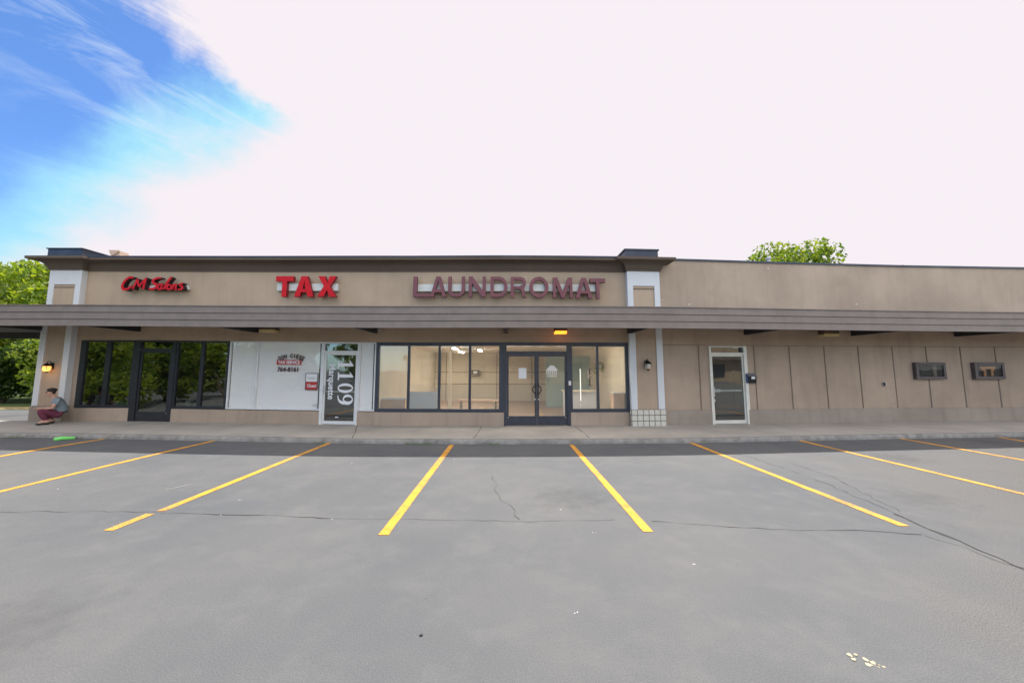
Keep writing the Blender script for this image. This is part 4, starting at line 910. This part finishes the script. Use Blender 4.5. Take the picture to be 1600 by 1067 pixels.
# roof things
def roofpt(px, py, Y): return S(px, py, Y)
x0, z1 = roofpt(173, 391.5, 14); x1, z0 = roofpt(186, 405, 14)
t_ = thing('roof_vent', ((x0 + x1) / 2, 14, ZTOP - .4), 'beige chimney-like vent on the roof behind the left cornice', 'roof vent')
mb = MB(); mb.box(x0 + .06, x1, 14, 14.35, ZTOP - .4, z1 - .02); mb.build('body', 'roof_beige', t_); mb = MB(); mb.poly([(x0 - .03, z1), (x1 + .01, z1), (x1 + .01, z1 - .05), (x0 + .08, z1 - .22)], 13.95, 13.999); mb.build('cowl', 'roof_beige', t_)
x0, z1 = roofpt(1196, 402, 15); x1 = roofpt(1205, 402, 15)[0]
t_ = MB(); t_.tube([((x0 + x1) / 2, 15, ZPR - .4), ((x0 + x1) / 2, 15, z1 - .08), ((x0 + x1) / 2, 15, z1 - .075)], [.07, .07, .07], 12); t_.lathe(((x0 + x1) / 2, 15, z1 - .1), [(.07, 0), (.12, .02), (.11, .08), (.02, .11)]); o = t_.build('vent_pipe', 'roof_metal'); tag(o, 'small silver vent pipe on the right roof in front of the tree', 'vent pipe')
x0, z1 = roofpt(1376, 416, YW + .4); x1, z1b = roofpt(1412, 413.3, YW + .4)
t_ = MB(); t_.poly([(x0, ZPR - .3), (x1, ZPR - .3), (x1, ZPR + .19), (x0, ZPR + .08)], YW + .4, YW + .9); o = t_.build('roof_curb', 'flash_dark', bevel=.01); tag(o, 'dark low roof curb standing above the right parapet', 'roof curb')

# ================================================================== GROUND BITS
def blobs(name, px, py, n_, rad, mt, lab, cat, hgt=.01, seed=1, asp=1, sz=.5):
    rr = random.Random(seed); gx, gy = G(px, py); mb = MB()
    for k in range(n_):
        a = rr.uniform(0, 6.28); r_ = rad * rr.random() ** .6; cx2, cy2 = gx + asp * r_ * math.cos(a), gy + r_ * math.sin(a)
        s_ = rad * sz * rr.uniform(.25, .8); kk = 7; z_ = gz(cx2, cy2) + .001 * (k % 5)
        ring = [(cx2 + s_ * rr.uniform(.6, 1.2) * math.cos(6.283 * q / kk), cy2 + s_ * rr.uniform(.6, 1.2) * math.sin(6.283 * q / kk), z_) for q in range(kk)]
        mb.add(ring + [(cx2, cy2, z_ + hgt * rr.uniform(.5, 1))], [(q, (q + 1) % kk, kk) for q in range(kk)])
    o = mb.build(name, mt, wp=False); tag(o, lab, cat); return o
blobs('dried_splatter', 1345, 1030, 10, .05, 'dropping', 'cream dried splatter on the asphalt at bottom right', 'splatter', .004, 2, 1.3, .45)
blobs('dried_splatter', 1368, 1039, 7, .035, 'dropping', 'smaller cream fleck cluster right of the big splatter', 'splatter', .004, 4, 1.6, .4)
blobs('tar_lump', 659, 993, 4, .012, 'tarblob', 'small black lump on the asphalt at bottom centre', 'lump', .014, 3, 1, .9)
blobs('tar_spot', 667, 935, 3, .014, 'tarblob', 'faint dark spot on the asphalt behind the black lump', 'spot', .002, 3, 1, .6)
for i, (px, py, lab) in enumerate(((345, 804, 'white litter fleck on the long crack near the broken line'), (516, 811, 'white litter fleck at the right end of the long crack'), (577, 806, 'white litter fleck left of the fourth stall line'), (376, 781, 'white litter fleck right of the broken stall line'), (90, 764, 'pale litter fleck between the two left stall lines'), (550, 724, 'white litter fleck right of the broken line near the kerb'), (693, 719, 'white litter fleck beside the fourth stall line near the kerb'), (710, 717, 'white litter fleck just right of the fourth stall line near the kerb'), (972, 690, 'white litter fleck at the kerb before the tiled pier'), (645, 693, 'white litter fleck at the kerb left of the fourth line'), (1031, 692, 'white scrap at the kerb right of the tiled pier'), (878, 796, 'white fleck left of the fifth stall line'), (929, 832, 'white fleck near the open end of the fifth stall line'), (1084, 882, 'pale fleck on the worn asphalt'), (899, 957, 'tiny pale fleck in the foreground asphalt'))):
    blobs('litter', px, py, 2, .016 if py > 715 else .035, 'paper', lab, 'litter', .006, i, 1.5, .6)
blobs('litter', 1560, 682, 4, .12, 'paper', 'white paper scrap at the kerb beside the last stall line', 'litter', .02, 9, 2, .7)
# green strip at left kerb
gx0, gy0 = G(85, 688.5); gx1, gy1 = G(116, 686)
mb = MB(); mb.tube([(gx0, gy0, gz(gx0, gy0) + .03), ((gx0 + gx1) / 2, gy0 + .04, gz(gx0, gy0) + .045), (gx1, gy1, gz(gx1, gy1) + .03)], [.035, .045, .03], 8); o = mb.build('green_strip', 'lime', wp=False); tag(o, 'bright green strip lying by the left kerb', 'litter')
# weeds in the kerb joint
for i, (px, r_, lab) in enumerate(((25, .22, 'green weed tuft at the far left kerb'), (655, .30, 'thin weeds at the kerb before the laundromat windows'), (500, .12, 'tiny weed at the kerb by the broken stall line'), (772, .12, 'small weed at the kerb before the double doors'), (122, .15, 'small weed by the green strip at the left kerb'))):
    mb = MB(); rr = random.Random(i); x = S(px, 690, YK)[0]
    for k in range(int(260 * r_)):
        a = rr.uniform(-1, 1) * r_; yy = YK - .02 - rr.random() * .05; h_ = rr.uniform(.02, .07); dx = rr.uniform(-.03, .03); dy = -rr.uniform(0, .04)
        mb.add([(x + a, yy, 0.0), (x + a + .008, yy, 0.0), (x + a + dx, yy + dy, h_)], [(0, 1, 2)])
    o = mb.build('weed_tuft', 'weed'); tag(o, lab, 'weed', 'weeds along the kerb')

# ================================================================== TREES
def foliage(centers, radii, n_leaf, size, squash=.8, seed=0):
    g = np.random.default_rng(seed); C_ = np.array(centers); W_ = np.array(radii) ** 2; W_ = W_ / W_.sum()
    idx = g.choice(len(C_), n_leaf, p=W_); d_ = g.normal(size=(n_leaf, 3)); d_ /= np.linalg.norm(d_, axis=1)[:, None]
    r_ = np.array(radii)[idx] * (g.random(n_leaf) ** .45); p = C_[idx] + d_ * r_[:, None] * np.array([1, 1, squash])
    a = g.normal(size=(n_leaf, 3)); a /= np.linalg.norm(a, axis=1)[:, None]; b2 = np.cross(a, g.normal(size=(n_leaf, 3))); b2 /= np.linalg.norm(b2, axis=1)[:, None]
    s_ = size * g.uniform(.5, 1.3, n_leaf)[:, None]; a *= s_; b2 *= s_ * .55
    V = np.stack([p - a, p + b2, p + a * 1.1, p - b2], 1).reshape(-1, 3)
    return V, n_leaf
def quads(name, V, n_, mt, parent):
    me = bpy.data.meshes.new(name); me.vertices.add(n_ * 4); V = V - np.array(WL[parent.name]); me.vertices.foreach_set('co', V.astype(np.float32).ravel())
    me.loops.add(n_ * 4); me.loops.foreach_set('vertex_index', np.arange(n_ * 4, dtype=np.int32)); me.polygons.add(n_)
    me.polygons.foreach_set('loop_start', np.arange(0, n_ * 4, 4, dtype=np.int32)); me.materials.append(MATS[mt]); me.update(calc_edges=True); me.validate()
    o = bpy.data.objects.new(name, me); COL.objects.link(o); o.parent = parent; WL[o.name] = WL[parent.name]; return o
def tree(name, x, y, h, cr, mt, lab, nl=9000, leaf=.13, low=.3, seed=0, cat='tree', group=None, squash=.8):
    z = gz(x, y); t_ = thing(name, (x, y, z), lab, cat, group, wp=False); rr = random.Random(seed)
    tk = MB(); top = h * .72; tk.tube([(x, y, z - .1), (x + rr.uniform(-.1, .1), y, z + h * .2), (x + rr.uniform(-.3, .3), y, z + h * .45), (x, y, z + top)], [h * .028, h * .021, h * .014, h * .004], 9)
    cs, rs = [], []
    nc = 26
    for k in range(nc):
        a = k * 2.399 + rr.uniform(-.4, .4); t2 = (k + .5) / nc; zz = z + h * (low + (.93 - low) * t2); prof = math.sin(math.pi * (.16 + .78 * t2)) ** .7
        r_ = cr * prof * rr.uniform(.35, .95); p = (x + r_ * math.cos(a), y + r_ * math.sin(a), zz + rr.uniform(-.3, .3)); cs.append(p); rs.append(cr * rr.uniform(.26, .46))
        if k % 2 == 0:
            b0 = z + h * (low * .6 + .45 * t2); tk.tube([(x, y, b0), (x + (p[0] - x) * .5, y + (p[1] - y) * .5, (b0 + p[2]) / 2 + .15), p], [h * .009, h * .006, h * .002], 6)
    tk.build('trunk', 'bark', t_, wp=False)
    V, n_ = foliage(cs, rs, nl, leaf, squash, seed); quads('crown', V, n_, mt, t_); return t_
# tree above the right roof
tree('shade_tree', 21.6, 30, 10.5, 5.2, 'leaf_mid', 'round bright green tree rising behind the right roof', 24000, .17, .45, 3)
tree('shade_tree', 18.9, 32, 10.6, 2.0, 'leaf_mid', 'small tree top just showing left of the round tree behind the right roof', 3500, .14, .5, 4)
# wood edge left of the building
wood = [(-25.2, 21.5, 7.0, 3.2, 'leaf_bright', 5, 'yellow-green tree right behind the left pier'), (-29.5, 22.5, 7.3, 3.3, 'leaf_bright', 6, 'yellow-green tree left of the building, second from the pier'),
        (-34.5, 23.5, 8.0, 3.6, 'leaf_bright', 7, 'yellow-green tree at the left edge of the view'), (-33.5, 29, 9.0, 4, 'leaf_mid', 8, 'darker tree behind the yellow-green ones at far left')]
for (x, y, h, cr, mt, sd_, lab) in wood: tree('edge_tree', x, y, h, cr, mt, lab, 15000, .15, .22, sd_, group='trees left of the building')
def bush(x, y, h, r, mt, lab, sd_, nl=6000, leaf=.10):
    z = gz(x, y); t_ = thing('bush', (x, y, z), lab, 'bush', 'understorey bushes left of the building', wp=False); rr = random.Random(sd_); cs, rs = [], []; st = MB()
    for k in range(12):
        a = rr.uniform(0, 6.28); q = rr.random() ** .5 * r * .7; p = (x + q * math.cos(a), y + q * .6 * math.sin(a), z + h * rr.uniform(.15, .8)); cs.append(p); rs.append(r * rr.uniform(.28, .45))
        if k < 6: st.tube([(x, y, z), ((x + p[0]) / 2, (y + p[1]) / 2, z + (p[2] - z) * .6), p], [.04, .025, .01], 5)
    st.build('stems', 'bark', t_, wp=False); V, n_ = foliage(cs, rs, nl, leaf, .9, sd_); quads('foliage', V, n_, mt, t_)
bush(-17.2, 18.6, 3.2, 2.0, 'leaf_dark', 'dark bush just left of the building corner', 21); bush(-20.4, 18.9, 3.8, 2.3, 'leaf_bright', 'mid green bush below the left trees, near the corner', 22)
bush(-23.6, 18.8, 3.4, 2.2, 'leaf_dark', 'dark bush by the dry grass, towards the left edge', 23); bush(-26.8, 19.4, 4.0, 2.4, 'leaf_bright', 'mid green bush at the left edge of the view', 24)
bush(-18.8, 20.6, 5.0, 2.4, 'leaf_dark', 'tall dark bush behind the corner bush', 25, 8000); bush(-22.4, 20.8, 5.2, 2.6, 'leaf_mid', 'tall dark bush in the middle of the wood edge', 26, 8000)
for i, (x, y) in enumerate(((-18.5, 9.6), (-18.2, 6.0), (-18.8, 2.8), (-18.4, -.5), (-18.9, -3.8), (-18.5, -7.2))):
    bush(x, y, 3.6 + .5 * (i % 2), 2.1, 'leaf_bright' if i % 2 else 'leaf_mid', 'hedge bush along the lot edge, mirrored in the salon glass, number %s from the kerb' % ('one', 'two', 'three', 'four', 'five', 'six')[i], 40 + i, 3500, .14)
# trees across the lot and the street, seen only as reflections in the salon glass
back = [(-27, 7, 8.5, 3.6, 31), (-30, 1, 9.5, 4.0, 32), (-27, -5, 8, 3.4, 33), (-31, -11, 10, 4.2, 34), (-24, -15, 8.5, 3.4, 35), (-19, -21, 7.5, 2.8, 36)]
for i, (x, y, h, cr, sd_) in enumerate(back):
    tree('roadside_tree', x, y, h, cr, 'leaf_bright' if i % 2 else 'leaf_mid', 'roadside tree across the lot, mirrored in the salon glass, number %s from the building side' % ('one', 'two', 'three', 'four', 'five', 'six')[i], 6500, .2, .16, sd_, group='trees across the lot')
# low tan building across the lot (mirrored in the laundromat glass)
t_ = thing('opposite_building', (4, -26, 0), 'low tan building across the lot, mirrored in the storefront glass', 'building', wp=False)
mb = MB(); mb.box(-14, 48, -32, -26, 0, 4.6); mb.build('wall', 'blk_across', t_, wp=False)
mb = MB(); mb.box(-14.3, 48.3, -26.6, -25.2, 3.0, 3.5); mb.build('awning', 'fascia_taupe', t_, wp=False)
for k in range(11):
    mb = MB(); mb.box(-12 + 5.4 * k, -9.4 + 5.4 * k, -25.99, -25.95, .5, 2.5); mb.build('window', 'shade_win', t_, wp=False)

# ================================================================== PERSON
def skin(name, verts, edges, rad, mt, parent, loc, lev=2, root=0):
    me = bpy.data.meshes.new(name); me.from_pydata(verts, edges, []); ob = bpy.data.objects.new(name, me); COL.objects.link(ob)
    ob.modifiers.new('s', 'SKIN'); sv = me.skin_vertices[0].data
    for i, r_ in enumerate(rad): sv[i].radius = r_ if isinstance(r_, tuple) else (r_, r_); sv[i].use_root = (i == root)
    sb_ = ob.modifiers.new('u', 'SUBSURF'); sb_.levels = lev; sb_.render_levels = lev
    dg = bpy.context.evaluated_depsgraph_get(); m2 = bpy.data.meshes.new_from_object(ob.evaluated_get(dg)); bpy.data.objects.remove(ob)
    m2.name = name; m2.materials.clear(); m2.materials.append(MATS[mt]); o = bpy.data.objects.new(name, m2); COL.objects.link(o)
    m2.polygons.foreach_set('use_smooth', [True] * len(m2.polygons)); o.parent = parent; o.location = loc; WL[o.name] = WL[parent.name]; return o
px_, _z = S(81, 655, 10.75); pz = .112
PL = warp((px_, 10.75, pz))
per = thing('person', (px_, 10.75, pz), 'person crouching by the left pier in blue-grey t-shirt and maroon trousers, holding a phone', 'person')
# facing -X.  pelvis 0
V_ = [(.14, 0, .26), (.155, 0, .38), (.12, 0, .52), (.05, 0, .64), (-.01, 0, .725), (-.045, 0, .77), (-.075, 0, .83), (-.09, 0, .90),   # 0-7 spine, neck, head
      (.06, .19, .645), (.06, -.19, .645), (.0, .25, .46), (.02, -.26, .45), (-.19, .17, .42), (-.20, -.13, .44), (-.26, .13, .43), (-.27, -.09, .45),   # 8,9 sh 10,11 elb 12,13 wr 14,15 palm
      (.12, .09, .25), (.12, -.09, .25), (-.21, .20, .36), (-.24, -.17, .40), (-.02, .16, .10), (-.08, -.15, .10), (-.16, .18, .045), (-.24, -.17, .045), (.04, .16, .05), (-.02, -.15, .05)]
E_ = [(0, 1), (1, 2), (2, 3), (3, 4), (4, 5), (5, 6), (6, 7), (3, 8), (3, 9), (8, 10), (9, 11), (10, 12), (11, 13), (12, 14), (13, 15), (0, 16), (0, 17), (16, 18), (17, 19), (18, 20), (19, 21), (20, 22), (21, 23), (20, 24), (21, 25)]
Ra = [.085, (.11, .10), (.14, .115), (.14, .11), .06, .056, (.078, .088), (.07, .075), .062, .062, .042, .042, .028, .028, .026, .026, .075, .075, .062, .062, .045, .045, .035, .035, .035, .035]
# fingers
def fingers(w, dirx, sgn, base):
    for k in range(4):
        a = (base[0] - .02, base[1] + (k - 1.5) * .019 * sgn, base[2] - .002); n0 = len(V_)
        L_ = (.030, .034, .032, .025)[k]; V_.append((a[0] - .012, a[1], a[2])); V_.append((a[0] - .012 - L_, a[1], a[2] - .008)); V_.append((a[0] - .012 - L_ * 1.5, a[1], a[2] - .030)); E_.extend([(w, n0), (n0, n0 + 1), (n0 + 1, n0 + 2)]); Ra.extend([.009, .0085, .007])
    n0 = len(V_); V_.append((base[0] + .005, base[1] - .035 * sgn, base[2] + .01)); V_.append((base[0] - .03, base[1] - .045 * sgn, base[2] + .012)); E_.extend([(w, n0), (n0, n0 + 1)]); Ra.extend([.011, .009])
fingers(14, -1, 1, V_[14]); fingers(15, -1, -1, V_[15])
per.rotation_euler.z = R(42)
body = skin('body', V_, E_, Ra, 'skin', per, (0, 0, 0))
body.data.materials.append(MATS['maroon_cloth'])       # cloth where the trousers wrap the hips and thighs
for p in body.data.polygons:
    if .13 < p.center.z < .395 and p.center.x > -.34: p.material_index = 1
# shirt, trousers
sh = skin('shirt', [(.17, 0, .30), (.165, 0, .38), (.12, 0, .52), (.05, 0, .64), (.02, 0, .695), (.06, .19, .645), (.06, -.19, .645), (.03, .235, .53), (.035, -.24, .53)], [(0, 1), (1, 2), (2, 3), (3, 4), (3, 5), (3, 6), (5, 7), (6, 8)], [(.14, .14), (.15, .14), (.165, .14), (.165, .13), .075, .085, .085, .07, .07], 'shirt', per, (0, 0, 0))
tr = skin('trousers', [(.13, 0, .27), (.11, .09, .25), (.11, -.09, .25), (-.21, .20, .36), (-.24, -.17, .40), (-.045, .162, .155), (-.105, -.152, .155), (.20, 0, .285)], [(0, 1), (0, 2), (1, 3), (2, 4), (3, 5), (4, 6), (0, 7)], [(.13, .125), .118, .118, .092, .092, .068, .068, .10], 'maroon_cloth', per, (0, 0, 0))
bt = skin('waistband', [(.19, 0, .29), (.185, 0, .34)], [(0, 1)], [(.14, .12), (.14, .12)], 'belt_black', per, (0, 0, 0))
for s_, f_ in ((1, [(.05, .16, .04), (-.06, .17, .05), (-.19, .185, .032)]), (-1, [(-.01, -.15, .04), (-.12, -.16, .05), (-.27, -.175, .032)])):
    skin('shoe', f_, [(0, 1), (1, 2)], [(.04, .042), (.045, .045), (.038, .03)], 'shoe', per, (0, 0, 0))
# face and hair (head centre about (-.085, 0, .87))
def ball(c, r_, name, mt, par, sc=(1, 1, 1), n=14):
    mb = MB(); k = 9; prof = []
    vs = []; 
    for j in range(k + 1):
        ph = math.pi * j / k
        for i in range(n): vs.append((c[0] + PL[0] + r_ * sc[0] * math.sin(ph) * math.cos(6.2832 * i / n), c[1] + PL[1] + r_ * sc[1] * math.sin(ph) * math.sin(6.2832 * i / n), c[2] + PL[2] + r_ * sc[2] * math.cos(ph)))
    fs = [(j * n + i, (j + 1) * n + i, (j + 1) * n + (i + 1) % n, j * n + (i + 1) % n) for j in range(k) for i in range(n)]
    mb.add(vs, fs); return mb.build(name, mt, par, wp=False, smooth=True)
ball((-.060, 0, .928), .100, 'hair', 'hair', per, (1.02, .88, .60)); ball((-.030, 0, .885), .080, 'hair', 'hair', per, (.62, .98, 1))
ball((-.18, 0, .85), .018, 'nose', 'skin', body, (1, .8, 1.3)); ball((-.085, .084, .85), .022, 'ear', 'skin', body, (1, .5, 1.4)); ball((-.085, -.084, .85), .022, 'ear', 'skin', body, (1, .5, 1.4))
for s_ in (-1, 1): ball((-.157, .032 * s_, .872), .011, 'eye', 'eye', body); ball((-.16, .033 * s_, .890), .016, 'eyebrow', 'hair', body, (.5, 1.1, .3))
ball((-.163, 0, .812), .02, 'mouth', 'red_ink', body, (.4, 1.1, .25)); ball((-.13, 0, .79), .035, 'chin', 'skin', body, (1, .9, .8))
ca, sa = math.cos(R(42)), math.sin(R(42)); hx_, hy_ = -.315 * ca - .02 * sa, -.315 * sa + .02 * ca
ph = MB(); ph.box(PL[0] + hx_ - .03, PL[0] + hx_ + .03, PL[1] + hy_ - .035, PL[1] + hy_ + .035, PL[2] + .435, PL[2] + .448); o = ph.build('phone', 'phone', wp=False); tag(o, 'black phone in the crouching person\'s hands', 'phone')
